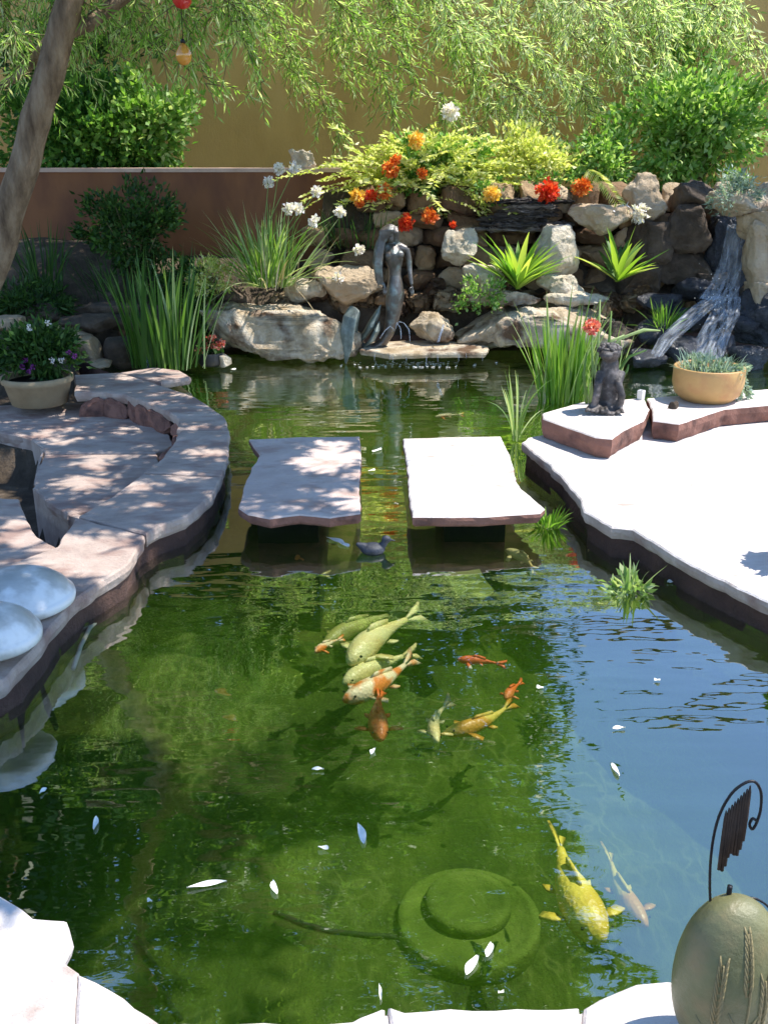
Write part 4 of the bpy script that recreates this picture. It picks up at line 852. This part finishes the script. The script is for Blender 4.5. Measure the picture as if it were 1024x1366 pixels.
leafmesh('fronds', P_, D_, unit(len(P_)), .075, .024, M['yellowleaf'], fb)
q, out = shrubpts(at(600, 218, 9.95), (.50, .25, .30), 2400, 26, 71); leafmesh('foliage', q, out, unit(2400), .06, .035, M['broadb'], fb)
q, out = shrubpts(at(555, 235, 9.7), (.22, .15, .26), 900, 14, 72); leafmesh('dark_foliage', q, out, unit(900), .05, .035, M['broad'], fb)
for x, y, s_, m_ in [(522, 226, .085, 'orange_fl'), (513, 256, .075, 'orange_fl'), (477, 262, .075, 'yel_fl'), (480, 270, .05, 'orange_fl'), (555, 188, .08, 'yel_fl'), (563, 232, .05, 'orange_fl'), (541, 298, .08, 'red_fl'), (573, 289, .08, 'orange_fl'), (604, 300, .035, 'red_fl'), (495, 262, .06, 'red_fl'), (529, 213, .05, 'orange_fl')]:
    s_ *= 1.3; bloom('flower_head', at(x, y, 9.42), s_, 80, M[m_], fb, s_ * .55, s_ * .35)
bloom('flower_head', at(600, 150, 9.6), .10, 90, M['white_fl'], fb, .07, .035)
for x, y, s_, m_, lb in [(655, 260, .09, 'yel_fl', 'yellow orange flower head hanging over the slate stack'), (730, 256, .12, 'red_fl', 'large scarlet flower head above the slate stack'), (775, 250, .10, 'orange_fl', 'orange flower head beside the drooping frond')]:
    rr = root('flower_clump', at(x, y, 9.4), lb, 'flowers')
    s_ *= 1.2; bloom('flower_head', at(x, y, 9.4), s_, 120, M[m_], rr, s_ * .5, s_ * .3)
    q, out = shrubpts(at(x, y - 8, 9.5), (s_ * 1.3, .07, s_), 120, 8, int(x)); leafmesh('foliage', q, out, unit(120), .05, .025, M['broad'], rr)
shrub('white_flower_patch', 846, 283, 9.25, 26, 12, .1, 200, .05, .03, M['white_fl'], 'small patch of white flowers under the brown boulder', 'flowers', 9, 73, False)
shrub('creeper', 690, 213, 10.1, 90, 40, .25, 3200, .06, .028, M['yellowleaf'], 'pale yellow green creeper along the top of the rock wall', 'plant', 30, 74, False)
shrub('creeper', 800, 215, 10.2, 60, 44, .25, 2000, .07, .03, M['broadb'], 'pale bush at the rock wall top behind the orange flowers', 'shrub', 24, 75, False)
shrub('broadleaf_bush', 925, 170, 10.5, 105, 78, .4, 6500, .085, .042, M['broadb'], 'bright leafy bush above the rock wall at the right', 'shrub', 60, 76)
shrub('vine', 915, 110, 11.9, 70, 120, .2, 2200, .08, .04, M['broadb'], 'climbing vine on the tan wall at the right', 'vine', 34, 77, True)
shrub('grey_trailing_plant', 985, 262, 8.85, 34, 34, .18, 1300, .05, .012, M['greyleaf'], 'grey blue trailing plant over the capstone of the waterfall', 'plant', 20, 78, False)
fr = MB(); P_, D_ = [], []
for i in range(26):
    t = i / 25; p = at(783 + 42 * t, 226 + 46 * t ** 1.6, 9.35); P_ += [p, p]; D_ += [(-.5, -.3, -.9), (.9, -.3, -.25)]
fo = leafmesh('fern_frond', P_, D_, unit(len(P_)), .095, .018, M['yellowleaf'], None, origin=at(783, 226, 9.35)); tag(fo, 'single pale fern frond drooping over the brown boulders', 'fern')

# ------------------------------------------------------------------ willow trees
def strand_leaves(S, E, bend, n, g, spread=.35):
    S, E = np.array(S), np.array(E); C = S * .35 + E * .65; C[2] = S[2] * .72 + E[2] * .28 + bend
    t = np.linspace(.12, 1, n)[:, None]; p = (1 - t) ** 2 * S + 2 * t * (1 - t) * C + t * t * E
    d = 2 * (1 - t) * (C - S) + 2 * t * (E - C); d /= np.linalg.norm(d, axis=1, keepdims=True)
    s = g.normal(size=(n, 3)); s -= d * (s * d).sum(1, keepdims=True); s /= np.linalg.norm(s, axis=1, keepdims=True)
    dd = d * .75 + s * .75 + np.array([0, 0, -.35]) + g.normal(size=(n, 3)) * .12
    return p, dd, [Vector(S), Vector((S + 2 * C + E) / 4), Vector(E)]
def crown(name, parent, specs, mat, seed, llen=.105, lwid=.013):
    g = np.random.default_rng(seed); P_, D_ = [], []; tw = MB()
    for S, E, n, bend in specs:
        p, d, line = strand_leaves(S, E, bend, n, g); P_.append(p); D_.append(d); tw.tube(line, [.004, .003, .0015], 4, cap=False)
    P_ = np.concatenate(P_); D_ = np.concatenate(D_); n = len(P_)
    o = leafmesh(name, P_, D_, unit(n), llen * g.uniform(.6, 1.25, n), lwid * g.uniform(.8, 1.3, n), mat, parent)
    tw.build('twigs', M['twig'], parent)['kind'] = 'stuff'; return o
tree = root('willow_tree', at(-80, 545, 7.2), 'slender grey barked tree leaning in from the left with drooping narrow leaves', 'tree')
tr_ = [at(-80, 560, 7.2), at(-50, 470, 7.2), at(-22, 395, 7.2), at(4, 320, 7.2), at(26, 240, 7.2), at(48, 160, 7.2), at(69, 90, 7.2), at(86, 30, 7.22), at(104, -50, 7.25), at(130, -160, 7.2)]
mb = MB(); P_ = []
for i in range(len(tr_) - 1):
    for t in range(5): P_.append(tr_[i].lerp(tr_[i + 1], t / 5))
P_.append(tr_[-1]); n = len(P_)
mb.tube([p + Vector((noise.noise(p * 2.2) * .025, noise.noise(p * 2.2 + Vector((5, 0, 0))) * .025, 0)) for p in P_], [.118 - .038 * i / n + .009 * noise.noise(Vector((i * .5, 2, 0))) for i in range(n)], 18)
mb.build('trunk', M['bark'], tree)
def branch(pts, r0, r1):
    mb = MB(); P_ = []
    for i in range(len(pts) - 1):
        for t in range(4): P_.append(pts[i].lerp(pts[i + 1], t / 4))
    P_.append(pts[-1]); n = len(P_)
    mb.tube([p + Vector((noise.noise(p * 1.9), noise.noise(p * 1.9 + Vector((9, 0, 0))), noise.noise(p * 1.9 + Vector((0, 7, 0))))) * .045 for p in P_], [r0 + (r1 - r0) * i / (n - 1) for i in range(n)], 10)
    mb.build('branch', M['bark'], tree)
top = tr_[-1]
branch([at(90, 22, 7.3), at(60, 60, 7.5), at(28, 96, 7.7), at(-30, 140, 8.0)], .04, .025)
branch([at(86, 40, 7.22), at(120, 28, 7.3), at(165, -6, 7.4), at(250, -70, 7.5), Vector((-.2, 7.4, 3.5))], .06, .02)
branch([top, Vector((-1.4, 6.6, 3.5)), Vector((-.4, 6.0, 3.9)), Vector((.5, 5.6, 4.0))], .08, .02)
branch([top, Vector((-1.9, 6.2, 3.6)), Vector((-1.5, 5.0, 4.0)), Vector((-1.0, 4.0, 3.9))], .08, .02)
branch([top, Vector((-1.2, 7.6, 3.4)), Vector((.2, 8.4, 3.7)), Vector((1.3, 8.9, 3.6))], .075, .02)
branch([top, Vector((-2.6, 7.5, 3.6)), Vector((-2.6, 8.6, 3.9))], .07, .02)
def sprays(ends_, seed, dirx, spread, dens_):
    g = np.random.default_rng(seed); specs = []
    for (x, y, Y) in ends_:
        E = at(x, y, Y); L = g.uniform(.8, 1.5); S = E + Vector((-dirx * L * g.uniform(.5, 1.0) + g.normal() * .15, g.uniform(-.1, .3), L * g.uniform(.45, .75)))
        C = S.lerp(E, .5) + Vector((0, 0, .16 * L)); specs.append((S, E, int(22 * L), .12))
        for j in range(int(dens_ * L)):
            t = g.uniform(.1, 1); p = S * (1 - t) ** 2 + C * 2 * t * (1 - t) + E * t * t
            q = p + Vector((g.normal() * spread + dirx * .1, g.normal() * spread * .8, -abs(g.normal()) * .17 - .04 + .5 * spread * g.normal())); ll = (q - p).length
            specs.append((p, q, max(5, int(ll * 44)), .03))
    return specs
E_ = []
for x, y in [(205, 62), (180, 40), (290, 112), (335, 118), (395, 62), (425, 150), (455, 185), (505, 108), (545, 150), (360, 48), (270, 62), (150, 92), (100, 66), (60, 44), (470, 64), (560, 62), (620, 92), (20, 20), (230, 20), (310, 24), (430, 20), (520, 20), (600, 24), (140, 30), (390, 110), (480, 135), (580, 120), (250, 100), (345, 85), (590, 175), (640, 150), (310, 75), (440, 95), (530, 80), (0, 80), (30, 120), (110, 110)]:
    for k in range(1 + (rng.random() < .1)): E_.append((x + rng.uniform(-22, 22), y + rng.uniform(-26, 10) - 14 * k, rng.uniform(7.2, 9.2) if x < 340 else rng.uniform(10.4, 11.8)))
crown('hanging_foliage', tree, sprays(E_, 5, .45, .14, 22), M['willow'], 5, .098, .012)
specs = []
for k in range(52):
    x = rng.uniform(-40, 560) if k % 3 else rng.uniform(-40, 330); Y = rng.uniform(8.0, 9.4) if x < 340 else rng.uniform(10.4, 11.8)
    E = at(x, rng.uniform(-30, 70) * rng.random(), Y); L = rng.uniform(.4, .9); specs.append((E + Vector((rng.uniform(-.4, .25), 0, L)), E, int(20 * L + 8), .1))
crown('upper_foliage', tree, specs, M['willow'], 8)
# high crown: leaf clumps where their shade reaches the left bank
SX, SY = SUN_DIR.x / SUN_DIR.z, SUN_DIR.y / SUN_DIR.z
P_ = []; g = np.random.default_rng(21)
def shade(cx, cy, rx, ry, n, zlo, zhi, thr, seed, edge=0):
    out = 0; tries = 0
    while out < n and tries < n * 12:
        tries += 1
        a = g.uniform(0, 6.283); r_ = math.sqrt(g.random()); x, y = cx + rx * r_ * math.cos(a), cy + ry * r_ * math.sin(a)
        v = .6 * noise.noise(Vector((x * 1.5 + seed, y * 2.2, 1))) + .9 * noise.noise(Vector((x * 3.2 + seed, y * 5.5, 4))) + .25 * noise.noise(Vector((x * 9 + seed, y * 12, 8)))
        if v < thr + .35 * max(0, r_ - .7): continue
        z = zlo + (zhi - zlo) * (.5 + .5 * noise.noise(Vector((x * .8, y * .8, seed + 3)))) + g.normal() * .12
        P_.append((x + SX * z, y + SY * z, z)); out += 1
shade(-1.95, 5.75, 1.75, 2.0, 15000, 3.2, 4.5, -.06, 1)
shade(-.4, 2.9, .8, .8, 900, 3.6, 4.8, .2, 11)
shade(-1.75, 2.75, 1.1, .9, 9000, 3.4, 4.4, -.5, 2)
shade(-4.7, 10.6, .9, .6, 2600, 3.4, 4.4, -.3, 15)
shade(-.65, 3.12, .62, .26, 900, 3.4, 4.3, -.25, 12)
shade(-.95, 2.05, .35, .22, 500, 3.4, 4.2, -.3, 13)
shade(-3.9, 8.8, 2.3, 1.25, 16000, 3.3, 4.4, -.7, 3)
shade(-.45, 4.95, .42, .75, 1100, 3.3, 4.2, .0, 4)
P_ = np.array(P_); n = len(P_); D_ = g.normal(size=(n, 3)) * .6 + np.array([0, 0, -.6])
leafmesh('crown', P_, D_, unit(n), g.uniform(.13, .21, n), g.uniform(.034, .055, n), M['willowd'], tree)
# second tree leaning in from the right, behind the waterfall
tree2 = root('willow_tree', Vector((5.6, 9.9, .6)), 'tree standing outside the frame at the right with light sprays over the tan wall', 'tree')
mb = MB(); mb.tube([(5.6, 9.9, .3), (5.5, 9.9, 1.4), (5.3, 9.95, 2.4), (5.0, 10.0, 3.3), (4.8, 10, 4.2)], [.16, .13, .115, .1, .07], 14); mb.build('trunk', M['bark'], tree2)
for pts in ([(5.3, 9.95, 2.4), (4.4, 10.2, 3.1), (3.2, 10.3, 3.5), (1.8, 10.3, 3.5), (.8, 10.3, 3.3)], [(5.0, 10.0, 3.3), (4.3, 9.6, 3.8), (3.2, 9.4, 4.0), (2.5, 9.3, 3.9)], [(5.0, 10, 3.3), (5.3, 9.2, 3.9), (5.4, 8.5, 4.2)]):
    mb = MB(); mb.tube(pts, [.07 - .05 * i / (len(pts) - 1) for i in range(len(pts))], 9); mb.build('branch', M['bark'], tree2)
E_ = []
for x, y in [(825, 128), (850, 118), (690, 200), (830, 235), (790, 175), (745, 205), (905, 130), (1000, 96), (960, 62), (640, 110), (680, 60), (720, 110), (760, 60), (800, 40), (900, 40), (940, 20), (1010, 40), (700, 150), (660, 30), (860, 60), (770, 130), (730, 20), (650, 190), (715, 175), (1020, 130), (985, 30), (610, 60), (820, 85), (840, 20), (880, 110)]:
    if 835 < x < 900 and 50 < y < 95: continue
    for k in range(1 + (rng.random() < .15)): E_.append((x + rng.uniform(-20, 20), y + rng.uniform(-22, 10) - 10 * k, rng.uniform(10.5, 11.9)))
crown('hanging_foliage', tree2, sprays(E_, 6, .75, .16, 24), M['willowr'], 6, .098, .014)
P_ = []; shade(3.5, 9.0, 1.25, .9, 4200, 2.2, 3.2, -.3, 9)
P_ = np.array(P_); n = len(P_); D_ = g.normal(size=(n, 3)) * .6 + np.array([0, 0, -.6])
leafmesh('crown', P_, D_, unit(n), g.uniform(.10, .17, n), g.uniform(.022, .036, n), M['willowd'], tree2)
# tall trees beyond the boundary wall: seen mirrored in the pond
for k, (x, y, h_, rx, lb) in enumerate([(-9.5, 16.5, 12.5, 3.6, 'tall tree beyond the tan wall, farthest left'), (-4.2, 15.6, 14.0, 3.6, 'tall tree beyond the tan wall behind the willow'), (.6, 17.5, 15.5, 3.2, 'tall tree beyond the tan wall behind the flowering bush'), (-6.8, 14.9, 13.5, 3.2, 'tall tree beyond the tan wall above the broadleaf bush'), (-1.7, 16.6, 14.5, 3.0, 'tall tree beyond the tan wall behind the red wall end'), (-12.5, 13.0, 12.0, 3.4, 'tall tree left of the tan wall, outside the frame')]):
    t_ = root('tall_tree', Vector((x, y, 0)), lb, 'tree')
    mb = MB(); mb.tube([(x, y, 0), (x + .1, y, 3), (x - .1, y + .1, 7), (x, y, h_ * .85)], [.26, .2, .14, .05], 12); mb.build('trunk', M['bark'], t_)
    q, out = shrubpts((x, y, h_ * .62), (rx, 2.4, h_ * .36), 11000, 80, 200 + k); leafmesh('crown', q, out, unit(len(q)), .32, .15, M['evergreen'], t_)
# hanging ornaments in the left tree
def hang(name, x, y, r, mat, label, prof):
    c = at(x, y, 6.9); o = root(name, c, label, 'ornament')
    mb = MB(); mb.lathe([(a * r, b * r) for a, b in prof], c, 24); mb.build('body', mat, o)
    mb = MB(); mb.lathe([(.25 * r, prof[-1][1] * r), (.28 * r, (prof[-1][1] + .3) * r), (.1 * r, (prof[-1][1] + .45) * r)], c, 12); mb.build('cap', M['wire'], o)
    mb = MB(); mb.tube([c + Vector((0, 0, r * (prof[-1][1] + .3))), c + Vector((.01, 0, .5)), c + Vector((0, 0, .9))], .003, 5); mb.build('cord_or_reflection', M['wire'], o)
hang('hanging_ornament', 243, -2, .062, M['redglass'], 'red glass ball ornament hanging in the left foliage', [(.05, -1), (.6, -.85), (.95, -.4), (1, 0), (.9, .5), (.55, .9), (.25, 1.0)])
hang('hanging_ornament', 245, 72, .056, M['amber'], 'amber pear shaped ornament hanging below the red ball', [(.05, -1.2), (.45, -1.1), (.8, -.7), (.95, -.2), (.85, .3), (.5, .8), (.25, 1.1)])

# ------------------------------------------------------------------ koi and pond life
def koi(head, tail, z, mat, label, bend=.08, fat=1.0, eyes=True, group='koi in the pond'):
    z -= .11; H, T = on(*head, z), on(*tail, z); ax = T - H; L = ax.length; d = ax.normalized(); s = Vector((-d.y, d.x, 0)); up = Vector((0, 0, 1))
    def spine(t): return H + ax * t + s * (math.sin(t * math.pi * 1.15) * bend * L)
    mb = MB(); n, m = 22, 14; vs = []; Lb = .80
    for i in range(n + 1):
        t = i / n; tt = t * Lb; c = spine(tt); td = (spine(tt + .01) - spine(tt - .01)).normalized(); sd = Vector((-td.y, td.x, 0))
        wd = .100 * L * fat * float(np.interp(t, [0, .03, .08, .15, .25, .38, .55, .72, .88, 1], [.22, .42, .64, .84, .99, 1, .82, .54, .32, .24]))
        hh = wd * 1.12
        for j in range(m):
            a = 2 * math.pi * j / m; vs.append(c + sd * math.cos(a) * wd + up * math.sin(a) * hh)
    fs = [[i * m + j, i * m + (j + 1) % m, (i + 1) * m + (j + 1) % m, (i + 1) * m + j] for i in range(n) for j in range(m)] + [list(range(m))[::-1], [n * m + j for j in range(m)]]
    mb.add(vs, fs)
    def fin(pts, th=.004):
        k = len(pts); nn = (pts[1] - pts[0]).cross(pts[2] - pts[0]).normalized() * th
        mb.add([p + nn for p in pts] + [p - nn for p in pts], [list(range(k)), list(range(k, 2 * k))[::-1]] + [[i, i + k, (i + 1) % k + k, (i + 1) % k] for i in range(k)])
    b = spine(Lb - .03); td = (spine(.83) - spine(.79)).normalized(); sd = Vector((-td.y, td.x, 0))
    for g_ in (1, -1):
        fin([b, b + td * .08 * L + (up * .6 + sd * .4) * .045 * L * g_, b + td * .25 * L + (up * .55 + sd * .5) * .12 * L * g_, b + td * .20 * L + (up * .3 + sd * .3) * .05 * L * g_, b + td * .11 * L])
    # dorsal, pectorals, pelvics
    fin([spine(.30) + up * .11 * L * fat, spine(.36) + up * .145 * L * fat, spine(.46) + up * .13 * L * fat, spine(.58) + up * .10 * L * fat, spine(.58) + up * .06 * L * fat, spine(.4) + up * .09 * L * fat])
    for g_ in (1, -1):
        p = spine(.20) + s * g_ * .095 * L * fat - up * .02 * L
        fin([p, p + s * g_ * .08 * L + d * .01 * L, p + s * g_ * .15 * L + d * .07 * L - up * .01, p + s * g_ * .11 * L + d * .12 * L - up * .015, p + s * g_ * .04 * L + d * .07 * L - up * .005])
        p = spine(.46) + s * g_ * .075 * L * fat - up * .04 * L
        fin([p, p + s * g_ * .05 * L + d * .03 * L, p + s * g_ * .06 * L + d * .08 * L, p + d * .06 * L])
    o = mb.build('koi', mat, None, True, origin=H.lerp(T, .4)); tag(o, label, 'koi', group)
    if eyes:
        for g_ in (1, -1):
            e = MB(); e.ell(spine(.065) + s * g_ * .072 * L * fat + up * .035 * L, (.011 * L,) * 3, n=8, m=6); e.build('eye', M['eye'], o)
    return o
koi((466, 884), (560, 815), -.10, M['k_cream'], 'pale cream koi, the largest of the middle group', .05, .95)
koi((432, 862), (540, 812), -.24, M['k_olive'], 'dim olive koi behind the pale cream koi', .06, .8)
koi((458, 912), (556, 868), -.16, M['k_cream'], 'cream koi half hidden behind the orange and white koi', .04, .95)
koi((458, 934), (556, 876), -.09, M['k_orangewhite'], 'orange and white koi in the middle group', -.05, .9)
koi((508, 986), (506, 918), -.09, M['k_orange'], 'red orange koi seen from above, swimming towards the viewer', .03, 1.05)
koi((610, 880), (674, 886), -.09, M['k_redwhite'], 'red koi with a white nose right of the middle group', .04, .9)
koi((674, 932), (696, 908), -.12, M['k_orange'], 'small orange koi at the edge of the sky reflection', .04, 1.15)
koi((583, 990), (598, 932), -.08, M['k_cream'], 'small cream koi swimming down beside the gold koi', .10, .75)
koi((592, 978), (690, 936), -.14, M['k_gold'], 'slim gold koi with a dark tail', -.08, .75)
koi((674, 734), (716, 762), -.05, M['k_cream'], 'cream koi near the right stepping slab', .10, .8)
koi((803, 1254), (738, 1108), -.07, M['k_yellow'], 'large bright yellow koi near the egg ornament', .05, 1.28)
koi((862, 1236), (806, 1132), -.40, M['k_gold'], 'faint deep koi right of the bright yellow koi', .05, .85)
koi((372, 774), (440, 766), -.16, M['k_olive'], 'olive koi in the dark water below the left stepping slab', .04, .9)
koi((394, 746), (412, 734), -.06, M['k_orangewhite'], 'tiny pale orange koi under the left stepping slab', .04, .9, False)
koi((420, 870), (458, 850), -.10, M['k_orangewhite'], 'small brown and white koi left of the pale cream koi', .06, .9)
koi((580, 556), (618, 553), -.04, M['k_orangewhite'], 'pale koi in the back pond beyond the slabs', .05, .6, False)
o = slab('submerged_stone', [(590, 764), (640, 758), (646, 770), (658, 784), (640, 798), (622, 790), (606, 792), (598, 776)], -.12, .04, M['drain'], 'olive algae covered stone lying under the dark water', 'stone', seed=30, zpx=-.12)
# floating duck
dk = on(499, 737, 0); kk = ppm(499, 737, dk.y); o = root('floating_duck', dk, 'small dark duck figure floating in front of the slabs', 'duck')
mb = MB(); mb.ell(dk + Vector((-2 * kk, 0, 5 * kk)), (17 * kk, 13 * kk, 9 * kk)); mb.tube([dk + Vector((-14 * kk, 0, 8 * kk)), dk + Vector((-24 * kk, 0, 13 * kk))], [7 * kk, 2 * kk], 8)
mb.tube([dk + Vector((9 * kk, 0, 8 * kk)), dk + Vector((14 * kk, 0, 14 * kk)), dk + Vector((15 * kk, 0, 18 * kk))], [6 * kk, 4.5 * kk, 5 * kk], 10); mb.ell(dk + Vector((16 * kk, 0, 19 * kk)), (6.5 * kk, 5.5 * kk, 5.5 * kk))
mb.tube([dk + Vector((20 * kk, 0, 18.5 * kk)), dk + Vector((28 * kk, 0, 17 * kk))], [2.6 * kk, 1.5 * kk], 8, (1, .6))
fuse(mb.build('body', M['duck'], o), .004, 3)
# petals
PL = ['beside the sky reflection, upper', 'beside the sky reflection, lower, upright', 'in the blue reflection near the red koi', 'near the cable end, slender, upright', 'small round, left of the slender one', 'long twisted, left of the cable', 'on the cable', 'large, below the drain disc', 'smaller, just right of the large one', 'thin, near the bottom edge middle', 'in the dark left water, upright', 'tiny, at the far left', 'thin, left of the red orange koi', 'small, under the red orange koi', 'right of the small orange koi', 'tiny, above the bottom right flagstone', 'in front of the left stepping slab', 'second in front of the left stepping slab', 'by the pond plant', 'below the pond plant', 'in the left dark water, tiny', 'between the stepping slabs, upper', 'between the stepping slabs, lower', 'near the white stone']
for i, (x, y, L, wd, a) in enumerate([(825, 972, 17, 5, 5), (820, 1027, 16, 6, 110), (876, 908, 8, 6, 0), (482, 1113, 26, 10, 105), (431, 1132, 14, 8, 165), (276, 1181, 52, 7, 8), (366, 1185, 18, 9, 120), (629, 1288, 28, 12, 55), (652, 1268, 18, 10, 65), (507, 1325, 18, 4, 95), (128, 1099, 15, 7, 95), (58, 1056, 9, 5, 40), (424, 1027, 16, 4, 0), (497, 1003, 9, 6, 60), (720, 918, 9, 8, 0), (668, 1325, 8, 5, 10), (447, 721, 24, 10, 160), (458, 726, 16, 9, 150), (893, 777, 8, 7, 0), (947, 802, 7, 6, 0), (200, 1203, 7, 6, 0), (503, 601, 12, 7, 20), (496, 628, 9, 6, 10), (311, 493, 8, 6, 0)]):
    c = on(x, y, .004); kx = ppm(x, y, c.y); a = R(a); dep = -ray(x, y).normalized().z
    d2 = Vector((math.cos(a) * 1, math.sin(a) / dep, 0)); Lm = L * kx * d2.length; d2.normalize(); s2 = Vector((-d2.y, d2.x, 0)); Wm = wd * kx
    vs = []; n = 8
    for j in range(n + 1):
        t = j / n; wj = Wm * .5 * math.sin(math.pi * (.06 + .9 * t)) ** .7; cz = .003 * math.sin(t * 5 + i)
        p = c + d2 * (t - .5) * Lm + s2 * math.sin(t * 4 + i) * .1 * Wm
        vs += [p + s2 * wj + Vector((0, 0, .006 + cz)), p + Vector((0, 0, .001)), p - s2 * wj + Vector((0, 0, .005 - cz))]
    mb = MB(); mb.add(vs, [f for j in range(n) for f in ([j * 3, j * 3 + 1, j * 3 + 4, j * 3 + 3], [j * 3 + 1, j * 3 + 2, j * 3 + 5, j * 3 + 4])])
    tag(mb.build('floating_petal', M['petal'], None), 'white petal floating ' + PL[i], 'petal', 'petals floating on the pond')
# bottom drain with a domed two step cover, cables on the bottom
c = on(626, 1192, -.50); c.z = bot_h(c.x, c.y) + .01; kk = ppm(626, 1192, on(626, 1192, -.5).y)
dr = root('drain_cover', c, 'round two step drain cover on the pond bottom', 'drain cover')
mb = MB(); mb.lathe([(96 * kk, -.08), (96 * kk, .038), (93 * kk, .046), (84 * kk, .046), (82 * kk, .040), (50 * kk, .044)], c, 48); mb.build('flange', M['drain'], dr)
mb = MB(); mb.lathe([(58 * kk, .03), (58 * kk, .074), (55.5 * kk, .082), (46 * kk, .082), (44 * kk, .077), (.002, .080)], c + Vector((0, .035, 0)), 40); mb.build('dome', M['drain'], dr)
def line(name, pxs, r, mat, label, cat, zb=None):
    P_ = []
    for x, y in pxs:
        p = on(x, y, -.55 if zb is None else zb)
        if zb is None: p.z = bot_h(p.x, p.y) + r * .6
        P_.append(p)
    Q = []
    for i in range(len(P_) - 1):
        for t in range(4): Q.append(P_[i].lerp(P_[i + 1], t / 4))
    Q.append(P_[-1]); mb = MB(); mb.tube(Q, r, 6); tag(mb.build(name, mat, None), label, cat)
line('cable', [(365, 1192), (400, 1207), (440, 1218), (490, 1224), (532, 1226)], .009, M['cable'], 'dark cable on the pond bottom leading to the drain cover', 'cable')
line('cable', [(178, 1200), (200, 1240), (214, 1276), (222, 1312), (240, 1345)], .009, M['cable'], 'dark cable on the pond bottom near the left flagstone edge', 'cable')
line('cable', [(400, 1082), (440, 1078), (490, 1084)], .006, M['cable'], 'short dark cable on the pond bottom in the middle', 'cable')
line('reflection_streak', [(134, 824), (120, 838), (108, 862), (98, 892)], .009, M['cord_or_reflection'], 'pale reflection on the water by the left bank, built as a solid strand', 'cord_or_reflection', -.03)  # pale strand standing in for a reflection on the water

# ------------------------------------------------------------------ glazed domes at the left, egg and wire at the right
def dome(px, py, rx, z, label, seed):
    c = on(px, py, z); k = ppm(px, py, c.y); r = rx * k; mb = MB()
    mb.lathe([(.90 * r, 0), (.985 * r, .012), (1.0 * r, .03), (.985 * r, .042), (.955 * r, .046), (.93 * r, .052), (.86 * r, .075), (.70 * r, .100), (.48 * r, .120), (.25 * r, .130), (.02 * r, .133)], c, 56, 1, .96)
    tag(mb.build('glazed_dome', M['glass'], None), label, 'ornament')
dome(24, 806, 76, Z0 + .004, 'larger grey glazed dome lying on the left coping flagstone', 1)
dome(-12, 858, 68, Z0 + .05, 'smaller grey glazed dome leaning in front of the larger one', 2)
ez = Z0; ec = on(955, 1395, ez); ek = ppm(955, 1300, ec.y); er = 72 * ek
eg = root('egg_ornament', ec, 'large frosted olive egg shaped ornament with ochre reed relief on the near coping', 'ornament')
etop = at(955, 1200, ec.y).z; eh = etop - ez
mb = MB(); prof = []
for i in range(25):
    t = i / 24; a = math.pi * t; prof.append((max(.004, er * math.sin(a) ** .85 * (1.04 - .14 * t + .02 * math.sin(a))), eh * (.5 - .5 * math.cos(a))))
mb.lathe(prof, ec, 48, 1, .8); mb.build('body', M['egg'], eg)
def onegg(x, t, lift=0):
    a = math.pi * t; rr = er * math.sin(a) ** .85 * (1.04 - .14 * t + .02 * math.sin(a)) + lift; xx = max(-.98, min(.98, x)) ; return ec + Vector((rr * xx, -rr * .8 * math.sqrt(1 - xx * xx), eh * (.5 - .5 * math.cos(a))))
for x0, t0, t1 in ((.08, .20, .80), (-.42, .15, .66), (.42, .15, .6)):
    mb = MB(); mb.tube([onegg(x0 + .05 * math.sin(t * 3), t0 + (t1 - t0) * t, 0) for t in np.linspace(0, 1, 12)], .0022, 6)
    for q in range(9):
        t = t1 - .25 + .028 * q
        for sg in (-1, 1):
            mb.tube([onegg(x0 + .02 * sg, t), onegg(x0 + .07 * sg, t + .035), onegg(x0 + .09 * sg, t + .06)], [.002, .0028, .001], 6)
    for sg in (-1, 1): mb.tube([onegg(x0, t0 + .05), onegg(x0 + .16 * sg, t0 + .22), onegg(x0 + .30 * sg, t0 + .28)], [.003, .004, .001], 6)
    mb.build('relief', M['eggrelief'], eg)
WY = ec.y + .02
ww = root('wire_scroll', at(950, 1200, WY), 'curled black wire hook rising behind the egg ornament with a row of hanging rods', 'ornament')
def wirep(pxs, r=.0028, dy=0): 
    P_ = [at(x, y, WY + dy) for x, y in pxs]; Q = []
    for i in range(len(P_) - 1):
        a, b, c_, d_ = P_[max(i - 1, 0)], P_[i], P_[i + 1], P_[min(i + 2, len(P_) - 1)]
        for j in range(6):
            t = j / 6; Q.append(.5 * ((2 * b) + (c_ - a) * t + (2 * a - 5 * b + 4 * c_ - d_) * t * t + (3 * b - a - 3 * c_ + d_) * t ** 3))
    Q.append(P_[-1]); return Q
mb = MB(); mb.tube(wirep([(949, 1240), (946, 1180), (949, 1130), (958, 1090), (974, 1060), (992, 1045), (1006, 1043), (1014, 1056), (1014, 1078), (1009, 1096), (1003, 1106), (999, 1100), (1003, 1092), (1010, 1096)]), .0026, 8)
mb.tube(wirep([(972, 1230), (971, 1200), (973, 1182)]), .005, 8); mb.build('hook', M['wire'], ww)
mb = MB(); mb.tube(wirep([(972, 1202), (985, 1213), (1000, 1206), (1016, 1215), (1028, 1236), (1020, 1258), (1004, 1262)]), .0035, 8); mb.tube(wirep([(984, 1206), (1002, 1198), (1020, 1206), (1034, 1222)]), .0022, 8); mb.build('scroll', M['wire'], ww)
for k in range(9):
    x0 = 968 + k * 4.0; y0 = 1086 - k * 4.2; mb = MB(); a_ = at(x0, y0 - 4, WY); l0 = 74 + 6 * math.sin(k * 1.3)
    mb.tube([a_, at(x0 - 1, y0 + 5, WY), at(x0 - 5, y0 + l0 * .5, WY - .005), at(x0 - 10, y0 + l0, WY - .01)], [.0012, .0030, .0036, .0032], 7); mb.build('rod', M['rods'], ww)
